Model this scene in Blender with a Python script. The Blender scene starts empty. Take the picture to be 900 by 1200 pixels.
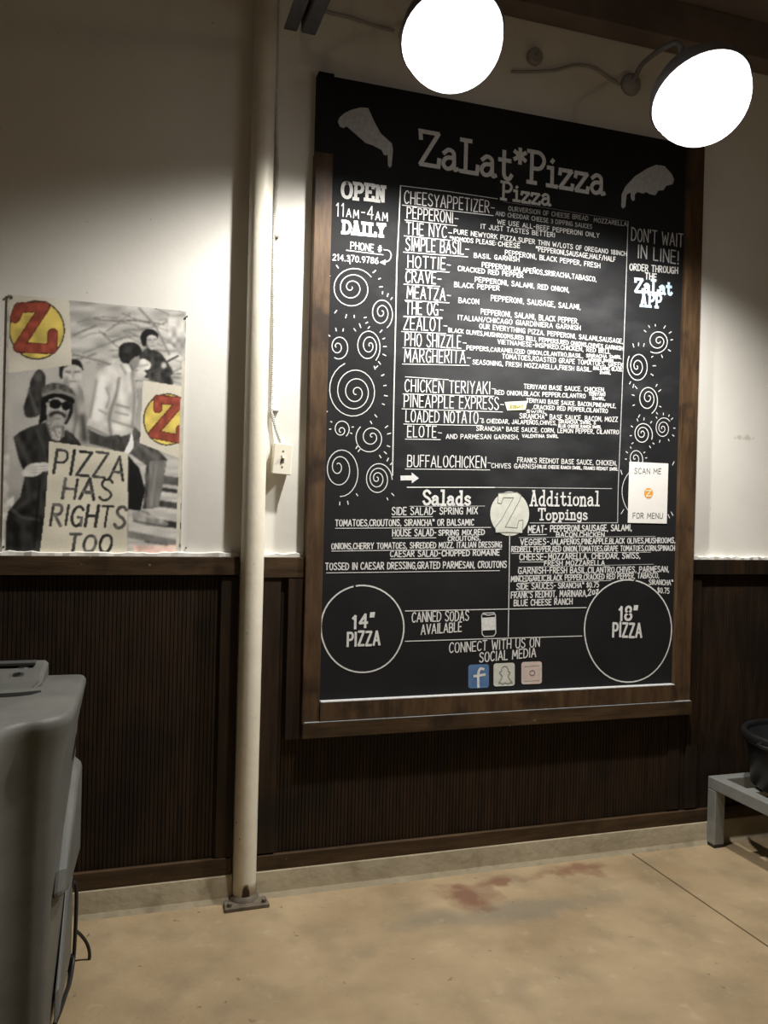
import bpy, math, random
import numpy as np
from mathutils import Vector, Matrix
random.seed(7)
S = bpy.context.scene
COL = S.collection
R = math.radians

# ------------------------------------------------------------------ camera
FPX, YAW, PITCH, ROLL = 970.0, R(18), R(-0.3), R(1.45)
CAM = np.array([0.0, -3.15, 1.5])
_f = np.array([math.sin(YAW)*math.cos(PITCH), math.cos(YAW)*math.cos(PITCH), math.sin(PITCH)])
_r0 = np.array([math.cos(YAW), -math.sin(YAW), 0.0])
_u0 = np.cross(_r0, _f)
CR = _r0*math.cos(ROLL) + _u0*math.sin(ROLL)
CU = _u0*math.cos(ROLL) - _r0*math.sin(ROLL)
cd = bpy.data.cameras.new('camera')
cd.sensor_fit = 'VERTICAL'; cd.sensor_height = 36.0; cd.lens = FPX/1200*36.0
cd.clip_start = 0.05
cam = bpy.data.objects.new('camera', cd); COL.objects.link(cam)
cam.matrix_world = Matrix(((CR[0], CU[0], -_f[0], CAM[0]), (CR[1], CU[1], -_f[1], CAM[1]),
                           (CR[2], CU[2], -_f[2], CAM[2]), (0, 0, 0, 1)))
S.camera = cam

# measured points of the photograph, read on the upright plane y or the level plane z
def ray(u, v): return CR*(u-450)/FPX + CU*(600-v)/FPX + _f
def at(u, v, y=0.0):
    d = ray(u, v); return CAM + d*((y-CAM[1])/d[1])
def level(u, v, z=0.0):
    d = ray(u, v); return CAM + d*((z-CAM[2])/d[2])

# ------------------------------------------------------------------ world, exposure
w = bpy.data.worlds.new('world'); S.world = w; w.use_nodes = True
bg = w.node_tree.nodes['Background']
bg.inputs[0].default_value = (0.9, 0.8, 0.65, 1); bg.inputs[1].default_value = 0.02
S.view_settings.view_transform = 'Standard'; S.view_settings.look = 'None'
S.view_settings.gamma = 1; S.view_settings.use_curve_mapping = False
S.view_settings.exposure = 0.0
SPOT_W = 400.0
DOME_E = 4.6
ROOM_FILL_W = 9.0  # power of the fill lamps added out of view

# ------------------------------------------------------------------ materials
MATS = {}
def mat(name, c1, c2=None, rough=0.6, scale=8.0, stretch=(1, 1, 1), metal=0.0, bump=0.0, bscale=60.0, lo=0.35, hi=0.65, detail=6, spec=0.5):
    m = bpy.data.materials.new(name); m.use_nodes = True
    nt = m.node_tree; b = nt.nodes['Principled BSDF']
    b.inputs['Roughness'].default_value = rough; b.inputs['Metallic'].default_value = metal
    b.inputs['Specular IOR Level'].default_value = spec
    b.inputs['Base Color'].default_value = (*c1, 1)
    tc = nt.nodes.new('ShaderNodeTexCoord'); mp = nt.nodes.new('ShaderNodeMapping')
    mp.inputs['Scale'].default_value = stretch
    nt.links.new(tc.outputs['Object'], mp.inputs['Vector'])
    if c2:
        n = nt.nodes.new('ShaderNodeTexNoise'); n.inputs['Scale'].default_value = scale; n.inputs['Detail'].default_value = detail
        n.inputs['Roughness'].default_value = 0.6
        nt.links.new(mp.outputs[0], n.inputs['Vector'])
        r = nt.nodes.new('ShaderNodeValToRGB')
        r.color_ramp.elements[0].position = lo; r.color_ramp.elements[0].color = (*c1, 1)
        r.color_ramp.elements[1].position = hi; r.color_ramp.elements[1].color = (*c2, 1)
        nt.links.new(n.outputs['Fac'], r.inputs[0]); nt.links.new(r.outputs[0], b.inputs['Base Color'])
        m['ramp'] = r.name
    if bump:
        n2 = nt.nodes.new('ShaderNodeTexNoise'); n2.inputs['Scale'].default_value = bscale; n2.inputs['Detail'].default_value = 4
        nt.links.new(mp.outputs[0], n2.inputs['Vector'])
        bp = nt.nodes.new('ShaderNodeBump'); bp.inputs['Strength'].default_value = bump; bp.inputs['Distance'].default_value = 0.01
        nt.links.new(n2.outputs['Fac'], bp.inputs['Height']); nt.links.new(bp.outputs[0], b.inputs['Normal'])
    MATS[name] = m
    return m
def overlay(m, color, scale, lo, hi, box=None, stretch=(1, 1, 1), amount=1.0, seed=0.0):
    """patches of another colour (chips, stains, rust, a floor shadow) over a material; box = (centre, radii) keeps them to one place"""
    nt = m.node_tree; b = nt.nodes['Principled BSDF']; inp = b.inputs['Base Color']
    src = inp.links[0].from_socket if inp.links else None
    tc = nt.nodes.new('ShaderNodeTexCoord'); mp = nt.nodes.new('ShaderNodeMapping')
    mp.inputs['Scale'].default_value = stretch; mp.inputs['Location'].default_value = (seed, seed*1.7, seed*0.6)
    nt.links.new(tc.outputs['Object'], mp.inputs['Vector'])
    n = nt.nodes.new('ShaderNodeTexNoise'); n.inputs['Scale'].default_value = scale; n.inputs['Detail'].default_value = 5
    nt.links.new(mp.outputs[0], n.inputs['Vector'])
    fac = n.outputs['Fac']
    if box:
        c, rad = box
        mb = nt.nodes.new('ShaderNodeVectorMath'); mb.operation = 'SUBTRACT'; mb.inputs[1].default_value = c
        nt.links.new(tc.outputs['Object'], mb.inputs[0])
        dv = nt.nodes.new('ShaderNodeVectorMath'); dv.operation = 'DIVIDE'; dv.inputs[1].default_value = rad
        nt.links.new(mb.outputs[0], dv.inputs[0])
        ln = nt.nodes.new('ShaderNodeVectorMath'); ln.operation = 'LENGTH'; nt.links.new(dv.outputs[0], ln.inputs[0])
        mr = nt.nodes.new('ShaderNodeMapRange'); mr.inputs[1].default_value = 0; mr.inputs[2].default_value = 1.2
        mr.inputs[3].default_value = 0.35; mr.inputs[4].default_value = -0.35
        nt.links.new(ln.outputs['Value'], mr.inputs[0])
        ad = nt.nodes.new('ShaderNodeMath'); ad.operation = 'ADD'
        nt.links.new(fac, ad.inputs[0]); nt.links.new(mr.outputs[0], ad.inputs[1]); fac = ad.outputs[0]
    m2 = nt.nodes.new('ShaderNodeMapRange'); m2.inputs[1].default_value = lo; m2.inputs[2].default_value = hi
    m2.inputs[3].default_value = 0; m2.inputs[4].default_value = amount
    nt.links.new(fac, m2.inputs[0])
    mx = nt.nodes.new('ShaderNodeMix'); mx.data_type = 'RGBA'
    nt.links.new(m2.outputs[0], mx.inputs[0])
    if src: nt.links.new(src, mx.inputs[6])
    else: mx.inputs[6].default_value = inp.default_value
    mx.inputs[7].default_value = (*color, 1)
    nt.links.new(mx.outputs[2], inp)

mat('wall_paint', (0.755, 0.73, 0.665), (0.81, 0.785, 0.72), 0.55, 3, bump=0.05, bscale=40)
overlay(MATS['wall_paint'], (0.45, 0.41, 0.34), 35, 0.74, 0.80)
overlay(MATS['wall_paint'], (0.50, 0.47, 0.40), 40, 0.55, 0.75, box=((2.80, 0.02, 1.87), (0.12, 1, 0.025)), amount=0.7)
mat('plain_paint', (0.20, 0.165, 0.13), (0.23, 0.19, 0.15), 0.8, 2)
mat('ceiling_deck', (0.16, 0.13, 0.11), (0.2, 0.165, 0.14), 0.8, 3)
mat('ledger', (0.13, 0.10, 0.085), (0.18, 0.14, 0.12), 0.75, 5)
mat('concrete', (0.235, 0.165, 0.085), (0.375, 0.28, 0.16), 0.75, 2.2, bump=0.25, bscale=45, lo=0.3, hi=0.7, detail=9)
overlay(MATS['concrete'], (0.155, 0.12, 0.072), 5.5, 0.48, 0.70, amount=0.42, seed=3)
overlay(MATS['concrete'], (0.15, 0.13, 0.095), 3, 0.5, 0.75, box=((1.45, -0.36, 0), (1.0, 0.13, 1)), amount=0.6, seed=1)  # faint grey shadow band painted into the floor colour along the wall
overlay(MATS['concrete'], (0.15, 0.06, 0.032), 7, 0.48, 0.75, box=((1.34, -0.21, 0), (0.22, 0.19, 1)), amount=0.85, seed=5)
overlay(MATS['concrete'], (0.15, 0.06, 0.032), 9, 0.5, 0.75, box=((1.50, -0.13, 0), (0.26, 0.08, 1)), amount=0.8, seed=6)
overlay(MATS['concrete'], (0.16, 0.07, 0.036), 11, 0.5, 0.75, box=((1.88, -0.12, 0), (0.25, 0.13, 1)), amount=0.8, seed=8)
overlay(MATS['concrete'], (0.10, 0.065, 0.035), 26, 0.69, 0.75, amount=0.75, seed=2)
overlay(MATS['concrete'], (0.42, 0.34, 0.22), 18, 0.62, 0.8, amount=0.5, seed=12)
mat('curb_concrete', (0.34, 0.29, 0.195), (0.44, 0.38, 0.265), 0.8, 5, bump=0.3, bscale=30)
overlay(MATS['curb_concrete'], (0.22, 0.18, 0.12), 9, 0.56, 0.72, amount=0.7)
mat('stained_wood', (0.012, 0.0068, 0.0035), (0.030, 0.016, 0.0072), 0.6, 5, (6, 6, 0.7), bump=0.1, bscale=30, spec=0.25)
overlay(MATS['stained_wood'], (0.008, 0.0052, 0.0034), 3, 0.5, 0.7, amount=0.8, seed=4)
mat('rail_wood', (0.034, 0.020, 0.010), (0.075, 0.045, 0.022), 0.5, 5, (0.8, 6, 6), bump=0.1, bscale=30, spec=0.25)
overlay(MATS['rail_wood'], (0.014, 0.008, 0.005), 5, 0.56, 0.72, amount=0.8, seed=4)
overlay(MATS['rail_wood'], (0.30, 0.2, 0.11), 30, 0.72, 0.76, amount=0.8, seed=9)
mat('frame_wood', (0.040, 0.022, 0.0105), (0.092, 0.053, 0.025), 0.6, 5, (6, 6, 0.9), bump=0.1, bscale=30, spec=0.25)
overlay(MATS['frame_wood'], (0.018, 0.010, 0.006), 7, 0.54, 0.7, amount=0.85, seed=2)
mat('chalkboard', (0.0075, 0.0077, 0.0085), (0.012, 0.0122, 0.013), 0.75, 3, bump=0.02, bscale=80, spec=0.2)
overlay(MATS['chalkboard'], (0.055, 0.056, 0.059), 4, 0.45, 0.95, stretch=(1, 1, 2.2), amount=0.75, seed=3, box=((0.0, 0, 1.55), (0.95, 3, 0.95)))
mat('chalk', (0.66, 0.655, 0.635), (0.5, 0.495, 0.48), 0.9, 90, lo=0.4, hi=0.75)
mat('chalk_soft', (0.36, 0.36, 0.355), (0.5, 0.5, 0.49), 0.9, 70, lo=0.35, hi=0.7)
mat('chalk_faint', (0.16, 0.16, 0.158), (0.23, 0.23, 0.225), 0.9, 40, lo=0.35, hi=0.7)
mat('chalk_blue', (0.42, 0.57, 0.72), (0.62, 0.72, 0.82), 0.9, 60)
mat('icon_blue', (0.06, 0.13, 0.28), (0.09, 0.18, 0.34), 0.9, 30)
mat('icon_cream', (0.50, 0.51, 0.44), (0.6, 0.6, 0.53), 0.9, 40)
mat('icon_pink', (0.56, 0.40, 0.34), (0.56, 0.5, 0.45), 0.9, 40)
mat('ink', (0.03, 0.03, 0.03), None, 0.8)
mat('ink_grey', (0.16, 0.16, 0.15), None, 0.8)
mat('paper', (0.72, 0.70, 0.66), (0.76, 0.74, 0.7), 0.75, 10)
mat('orange_print', (0.75, 0.3, 0.05), None, 0.7)
mat('sticker_cream', (0.75, 0.72, 0.5), None, 0.6)
mat('ink_olive', (0.25, 0.22, 0.04), None, 0.6)
mat('pole_paint', (0.66, 0.61, 0.49), (0.73, 0.68, 0.56), 0.5, 14, bump=0.08, bscale=70)
overlay(MATS['pole_paint'], (0.12, 0.08, 0.05), 38, 0.72, 0.76)
overlay(MATS['pole_paint'], (0.07, 0.04, 0.025), 22, 0.6, 0.68, box=((0.0, -0.04, 0.05), (0.035, 0.04, 0.10)), seed=4)
mat('rusty_steel', (0.09, 0.07, 0.05), (0.17, 0.14, 0.1), 0.7, 30, metal=0.2)
mat('ivory_plastic', (0.78, 0.73, 0.60), (0.8, 0.76, 0.64), 0.4, 8)
mat('screw_metal', (0.35, 0.33, 0.3), None, 0.35, metal=0.9)
mat('conduit_metal', (0.40, 0.39, 0.36), (0.5, 0.49, 0.46), 0.45, 40, metal=0.3)
mat('dark_steel', (0.045, 0.045, 0.05), (0.07, 0.07, 0.075), 0.6, 20, metal=0.2)
mat('lamp_metal', (0.22, 0.22, 0.23), None, 0.45, metal=0.3)
mat('reflector_white', (0.85, 0.85, 0.85), None, 0.6)
mat('box_grey', (0.30, 0.29, 0.28), None, 0.6)
mat('cooler_plastic', (0.085, 0.085, 0.076), (0.115, 0.114, 0.102), 0.55, 6, bump=0.05, bscale=120, spec=0.3)
overlay(MATS['cooler_plastic'], (0.16, 0.155, 0.13), 4, 0.58, 0.75, amount=0.6, seed=3)
mat('box_dark', (0.05, 0.05, 0.047), None, 0.6)
mat('black_plastic', (0.006, 0.006, 0.0065), (0.010, 0.010, 0.0105), 0.4, 10)
mat('cord_rubber', (0.012, 0.011, 0.01), None, 0.5)
mat('bench_metal', (0.20, 0.203, 0.187), (0.25, 0.25, 0.23), 0.45, 12, metal=0.25)
m = bpy.data.materials.new('lamp_glow'); m.use_nodes = True; MATS['lamp_glow'] = m
nt = m.node_tree; nt.nodes.remove(nt.nodes['Principled BSDF'])
em = nt.nodes.new('ShaderNodeEmission'); em.inputs[0].default_value = (1.0, 0.98, 0.97, 1); em.inputs[1].default_value = DOME_E
tr = nt.nodes.new('ShaderNodeBsdfTransparent'); mx = nt.nodes.new('ShaderNodeMixShader'); mx.inputs[0].default_value = 0.5
nt.links.new(em.outputs[0], mx.inputs[2]); nt.links.new(tr.outputs[0], mx.inputs[1])
nt.links.new(mx.outputs[0], nt.nodes['Material Output'].inputs[0])

# ------------------------------------------------------------------ mesh helpers
class MB:
    def __init__(s): s.v = []; s.f = []
    def add(s, vs, fs):
        o = len(s.v); s.v += [tuple(map(float, p)) for p in vs]; s.f += [tuple(i+o for i in f) for f in fs]; return s
    def box(s, x0, x1, y0, y1, z0, z1):
        return s.add([(x0, y0, z0), (x1, y0, z0), (x1, y1, z0), (x0, y1, z0), (x0, y0, z1), (x1, y0, z1), (x1, y1, z1), (x0, y1, z1)],
                     [(0, 3, 2, 1), (4, 5, 6, 7), (0, 1, 5, 4), (1, 2, 6, 5), (2, 3, 7, 6), (3, 0, 4, 7)])
    def prism(s, poly, axis, a0, a1):
        """polygon in the two other axes, pushed along axis from a0 to a1"""
        def P(p, a):
            return (a, p[0], p[1]) if axis == 'x' else (p[0], a, p[1]) if axis == 'y' else (p[0], p[1], a)
        n = len(poly)
        return s.add([P(p, a0) for p in poly] + [P(p, a1) for p in poly],
                     [tuple(range(n)), tuple(range(2*n-1, n-1, -1))] + [(i, i+n, (i+1) % n+n, (i+1) % n) for i in range(n)])
    def loft(s, rings, cap=True):
        n = len(rings[0]); vs = [p for r in rings for p in r]; fs = []
        for k in range(len(rings)-1):
            for i in range(n):
                j = (i+1) % n
                fs.append((k*n+i, k*n+j, (k+1)*n+j, (k+1)*n+i))
        if cap: fs += [tuple(range(n-1, -1, -1)), tuple(range((len(rings)-1)*n, len(rings)*n))]
        return s.add(vs, fs)
    def lathe(s, prof, seg=32, mtx=None, cap=False):
        rings = []
        for r, z in prof:
            rings.append([(r*math.cos(2*math.pi*i/seg), r*math.sin(2*math.pi*i/seg), z) for i in range(seg)])
        if mtx: rings = [[tuple(mtx @ Vector(p)) for p in r] for r in rings]
        return s.loft(rings, cap)
    def tube(s, pts, rad, seg=8):
        pts = [Vector(p) for p in pts]; rings = []; up = Vector((0.31, 0.22, 0.9)).normalized()
        for i, p in enumerate(pts):
            t = (pts[min(i+1, len(pts)-1)] - pts[max(i-1, 0)]).normalized()
            a = t.cross(up)
            if a.length < 0.05: a = t.cross(Vector((1, 0, 0)))
            a.normalize(); b = t.cross(a)
            r = rad[i] if isinstance(rad, list) else rad
            rings.append([p + (a*math.cos(2*math.pi*k/seg) + b*math.sin(2*math.pi*k/seg))*r for k in range(seg)])
        return s.loft(rings)
    def build(s, name, material, parent=None, smooth=False, bevel=0.0, world=True):
        """world=True: points are given in room coordinates, the parent's own spot is taken off"""
        off = Vector((0, 0, 0))
        q = parent
        while q and world: off = off+q.location; q = q.parent
        me = bpy.data.meshes.new(name)
        me.from_pydata([(p[0]-off.x, p[1]-off.y, p[2]-off.z) for p in s.v], [], s.f)
        me.materials.append(MATS[material])
        o = bpy.data.objects.new(name, me); COL.objects.link(o)
        if parent: o.parent = parent
        if smooth:
            for p in me.polygons: p.use_smooth = True
            if smooth != True: me.set_sharp_from_angle(angle=R(smooth))
        if bevel:
            b = o.modifiers.new('bevel', 'BEVEL'); b.width = bevel; b.segments = 2; b.limit_method = 'ANGLE'; b.angle_limit = R(40)
        return o
def thing(name, label, cat, loc, group=None):
    o = bpy.data.objects.new(name, None); COL.objects.link(o); o.location = Vector([float(c) for c in loc]); o.empty_display_size = 0.1
    return tag(o, label, cat, group)
def tag(o, label, cat, group=None):
    o['label'] = label; o['category'] = cat
    if group: o['group'] = group
    return o
def struct(o): o['kind'] = 'structure'; return o
def spline(pts, n=6):
    """Catmull-Rom through the points"""
    P = [np.array(p, float) for p in pts]
    if len(P) < 3: return P
    P = [2*P[0]-P[1]] + P + [2*P[-1]-P[-2]]; out = []
    for i in range(1, len(P)-2):
        a, b, c, d = P[i-1:i+3]
        for k in range(n):
            t = k/n
            out.append(0.5*((2*b) + (c-a)*t + (2*a-5*b+4*c-d)*t*t + (3*b-a-3*c+d)*t**3))
    out.append(P[-2]); return out

# ------------------------------------------------------------------ room shell
WX0, WX1, WY0, ZC = -3.2, 6.2, -5.6, 3.74
WALL = 0.02
fl = struct(MB().box(WX0, WX1, WY0, 0.03, -0.12, -0.012).build('floor', 'rusty_steel'))
for (a, b) in ((WX0, -2.0), (-1.992, 2.2035), (2.2115, WX1)):
    MB().box(a, b, WY0, 0.03, -0.012, 0.0).build('slab', 'concrete', fl, bevel=0.003)
struct(MB().box(WX0, WX1, WY0, 0.2, ZC, ZC+0.1).build('ceiling', 'ceiling_deck'))
wb = struct(MB().box(WX0, WX1, WALL, 0.2, -0.12, ZC).build('wall_back', 'wall_paint'))
struct(MB().box(WX0-0.15, WX0, WY0, 0.2, -0.12, ZC).build('wall_left', 'plain_paint'))
struct(MB().box(WX1, WX1+0.15, WY0, 0.2, -0.12, ZC).build('wall_right', 'plain_paint'))
struct(MB().box(WX0, WX1, WY0-0.15, WY0, -0.12, ZC).build('wall_front', 'plain_paint'))
struct(MB().box(WX0, WX1, -0.09, WALL, 3.575, ZC).build('trim_1', 'ledger', bevel=0.004))
# concrete kerb the wall stands on
kerb = MB(); prof = [(0.03, 0.0), (-0.034, 0.0), (-0.026, 0.02), (-0.021, 0.07), (-0.018, 0.095), (-0.012, 0.104), (0.03, 0.104)]
kerb.prism(prof, 'x', WX0, 0.451); kerb.prism(prof, 'x', 0.543, WX1)
struct(kerb.build('trim_2', 'curb_concrete'))

# wainscot: reeded panelling, stiles, rail
wc = struct(MB().box(WX0, 0.451, 0.008, WALL-.0005, 0.104, 1.24).box(0.543, WX1, 0.008, WALL-.0005, 0.104, 1.24).build('trim_3', 'stained_wood'))
def reeds(x0, x1, z0, z1, name='reeded_panel'):
    xs = []; pitch = 0.0145; x = x0
    while x < x1:
        xs += [(x, 0.004), (x+0.0014, 0.0), (x+pitch-0.0018, 0.0), (x+pitch-0.0004, 0.004)]; x += pitch
    xs = [(min(a, x1), b) for a, b in xs]
    vs = [(a, b, z0) for a, b in xs] + [(a, b, z1) for a, b in xs]; n = len(xs)
    o = MB().add(vs, [(i, i+1, n+i+1, n+i) for i in range(n-1)]).build(name, 'stained_wood', wc)
    o['kind'] = 'stuff'; return o
reeds(WX0+0.01, 0.42, 0.16, 1.24); reeds(0.60, 2.52, 0.16, 1.24); reeds(2.52, WX1-0.01, 0.16, 1.24)
for a, b, y in ((0.385, 0.451, -0.012), (0.543, 0.612, -0.014), (2.495, 2.555, -0.010), (2.40, 2.46, -0.006)):
    MB().box(a, b, y, WALL, 0.165, 1.225 if a != 2.40 else 0.60).build('stile', 'stained_wood', wc, bevel=0.002)
MB().box(0.640, 0.702, -0.018, WALL, 0.597, 1.225).build('stile', 'stained_wood', wc, bevel=0.002)
for a, b, z0, m_ in ((WX0, 0.451, 1.232, 'rail_wood'), (0.543, 0.702, 1.222, 'rail_wood'), (2.494, WX1, 1.232, 'stained_wood')):
    MB().box(a, b, -0.020, WALL, z0, 1.300).build('chair_rail', m_, wc, bevel=0.002)
# ragged plaster edge on the rail
for a, b in ((WX0, 0.45), (0.543, 0.70), (2.495, WX1)):
    n = max(4, int((b-a)/0.025)); vs = []; fs = []
    for i in range(n+1):
        x = a+(b-a)*i/n; h = 1.311+random.uniform(-0.003, 0.005); y = -0.004+random.uniform(-0.004, 0.004)
        vs += [(x, y, 1.299), (x, y, h), (x, WALL, h+0.003)]
        if i: fs += [((i-1)*3, i*3, i*3+1, (i-1)*3+1), ((i-1)*3+1, i*3+1, i*3+2, (i-1)*3+2)]
    MB().add(vs, fs).build('plaster_edge', 'wall_paint', wc)
bb = struct(MB().box(WX0, 0.45, -0.016, WALL, 0.1, 0.164).build('baseboard_back', 'rail_wood', bevel=0.003))
struct(MB().box(0.543, WX1, -0.016, WALL, 0.1, 0.158).build('baseboard_back.001', 'rail_wood', bevel=0.003))

# ------------------------------------------------------------------ menu board
BF = -0.012                    # face of the black panel
board = thing('menu_board', 'tall black chalkboard menu in a brown wooden frame on the wall', 'menu board', (1.595, 0.0, 0.6))
MB().box(0.712, 2.482, BF, WALL-0.001, 0.738, 3.168).build('panel', 'chalkboard', board)
MB().box(0.702, 0.770, -0.034, WALL-0.001, 0.66, 2.86).build('frame_board', 'frame_wood', board, bevel=0.002)
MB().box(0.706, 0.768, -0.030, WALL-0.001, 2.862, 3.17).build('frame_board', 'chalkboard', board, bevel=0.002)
MB().box(2.402, 2.490, -0.030, WALL-0.001, 0.66, 3.17).build('frame_board', 'frame_wood', board, bevel=0.002)
MB().box(0.771, 2.401, -0.040, WALL-0.001, 0.667, 0.739).build('frame_board', 'frame_wood', board, bevel=0.002)
MB().box(0.703, 2.490, -0.046, -0.001, 0.604, 0.664).build('bottom_ledge', 'rail_wood', board, bevel=0.002)
MB().box(0.775, 2.398, -0.0405, -0.012, 0.7392, 0.7425).build('chalk_dust_edge', 'chalk_soft', board)
MB().box(0.710, 2.486, -0.0462, -0.02, 0.6642, 0.6662).build('chalk_dust_edge', 'chalk_faint', board)

# --- lettering: a one-stroke hand alphabet and a slab-serif one; "~" marks a rounded stroke
HAND = {
'A': (.56, "0,0 .28,1 .56,0|.1,.33 .46,.33"), 'B': (.48, "0,0 0,1|~0,1 .36,.97 .43,.75 .33,.55 0,.52|~0,.52 .4,.48 .48,.26 .38,.03 0,0"),
'C': (.46, "~.46,.84 .34,.99 .16,.94 .02,.7 0,.4 .08,.1 .26,0 .46,.14"), 'D': (.5, "0,0 0,1|~0,1 .3,.94 .49,.7 .49,.3 .3,.05 0,0"),
'E': (.42, "0,0 0,1|0,1 .42,1|0,.52 .36,.52|0,0 .42,0"), 'F': (.4, "0,0 0,1|0,1 .4,1|0,.52 .34,.52"),
'G': (.5, "~.48,.84 .34,.99 .14,.92 .02,.65 .02,.3 .18,.02 .38,.04 .48,.2|.48,.02 .48,.44 .28,.44"), 'H': (.48, "0,0 0,1|.48,0 .48,1|0,.5 .48,.5"),
'I': (.08, ".04,0 .04,1"), 'J': (.36, "~.34,1 .34,.25 .25,.03 .1,.02 0,.2"), 'K': (.48, "0,0 0,1|.46,1 0,.42|.12,.56 .48,0"),
'L': (.4, "0,1 0,0 .4,0"), 'M': (.64, "0,0 .06,1 .32,.3 .58,1 .64,0"), 'N': (.5, "0,0 0,1 .5,0 .5,1"),
'O': (.52, "~.26,1 .08,.88 0,.5 .08,.12 .26,0 .44,.12 .52,.5 .44,.88 .26,1"), 'P': (.46, "0,0 0,1|~0,1 .35,.97 .46,.75 .35,.5 0,.46"),
'Q': (.54, "~.26,1 .08,.88 0,.5 .08,.12 .26,0 .44,.12 .52,.5 .44,.88 .26,1|.3,.25 .54,-.05"), 'R': (.48, "0,0 0,1|~0,1 .34,.97 .43,.77 .34,.55 0,.5|.15,.5 .48,0"),
'S': (.46, "~.44,.86 .3,1 .1,.95 .03,.76 .14,.58 .34,.45 .46,.25 .36,.04 .15,0 0,.14"), 'T': (.5, "0,1 .5,1|.25,1 .25,0"),
'U': (.5, "~0,1 0,.3 .1,.04 .25,0 .4,.04 .5,.3 .5,1"), 'V': (.52, "0,1 .26,0 .52,1"), 'W': (.72, "0,1 .16,0 .36,.75 .56,0 .72,1"),
'X': (.5, "0,0 .5,1|0,1 .5,0"), 'Y': (.5, "0,1 .25,.48 .5,1|.25,.48 .25,0"), 'Z': (.48, "0,1 .48,1 0,0 .48,0"),
'0': (.46, "~.23,1 .06,.85 0,.5 .06,.15 .23,0 .4,.15 .46,.5 .4,.85 .23,1"), '1': (.2, "0,.8 .14,1 .14,0"), '2': (.44, "~.02,.78 .12,.97 .3,.98 .42,.78 .3,.45 0,0|0,0 .44,0"),
'3': (.42, "~.02,.88 .2,1 .38,.85 .34,.62 .14,.52|~.14,.52 .36,.48 .42,.25 .28,.02 .02,.08"), '4': (.46, ".34,0 .34,1 0,.35 .46,.35"),
'5': (.42, ".4,1 .06,1 .04,.58|~.04,.58 .25,.62 .42,.42 .38,.12 .2,0 0,.08"), '6': (.44, "~.36,.98 .12,.75 .0,.35 .08,.06 .25,0 .42,.14 .42,.4 .25,.52 .04,.4"),
'7': (.42, "0,1 .42,1 .14,0"), '8': (.44, "~.22,.52 .06,.65 .06,.88 .22,1 .38,.88 .38,.65 .22,.52 .02,.36 .04,.1 .22,0 .4,.1 .42,.36 .22,.52"),
'9': (.44, "~.42,.7 .38,.5 .2,.45 .03,.6 .05,.88 .22,1 .4,.88 .42,.6 .36,.25 .2,0"),
'.': (.08, ".02,0 .06,.06"), ',': (.1, ".07,.08 .02,-.14"), '-': (.3, ".02,.48 .28,.48"), '!': (.08, ".04,.28 .04,1|.03,0 .05,.07"), '/': (.36, "0,-.05 .36,1.05"),
'#': (.5, ".14,.05 .2,.95|.32,.05 .38,.95|0,.34 .5,.34|.02,.66 .52,.66"), '&': (.5, "~.5,.02 .12,.7 .16,.95 .3,.98 .34,.78 .05,.35 .06,.08 .25,0 .48,.38"),
'*': (.36, ".18,.55 .18,1|.0,.66 .36,.9|.0,.9 .36,.66"), ':': (.08, ".02,.15 .06,.2|.02,.6 .06,.65"), "'": (.08, ".05,1 .02,.75"), '"': (.2, ".03,1.05 0,.78|.18,1.05 .15,.78"),
'$': (.42, "~.4,.8 .26,.9 .06,.85 .06,.62 .36,.45 .4,.2 .24,.08 0,.15|.2,-.05 .2,1.05"), '™': (.28, "0,1 .12,1|.06,1 .06,.72|.15,.72 .15,1 .21,.85 .27,1 .27,.72"),
'Ñ': (.5, "0,0 0,1 .5,0 .5,1|~.05,1.18 .17,1.27 .32,1.16 .45,1.27"), ' ': (.24, "")}
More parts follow.
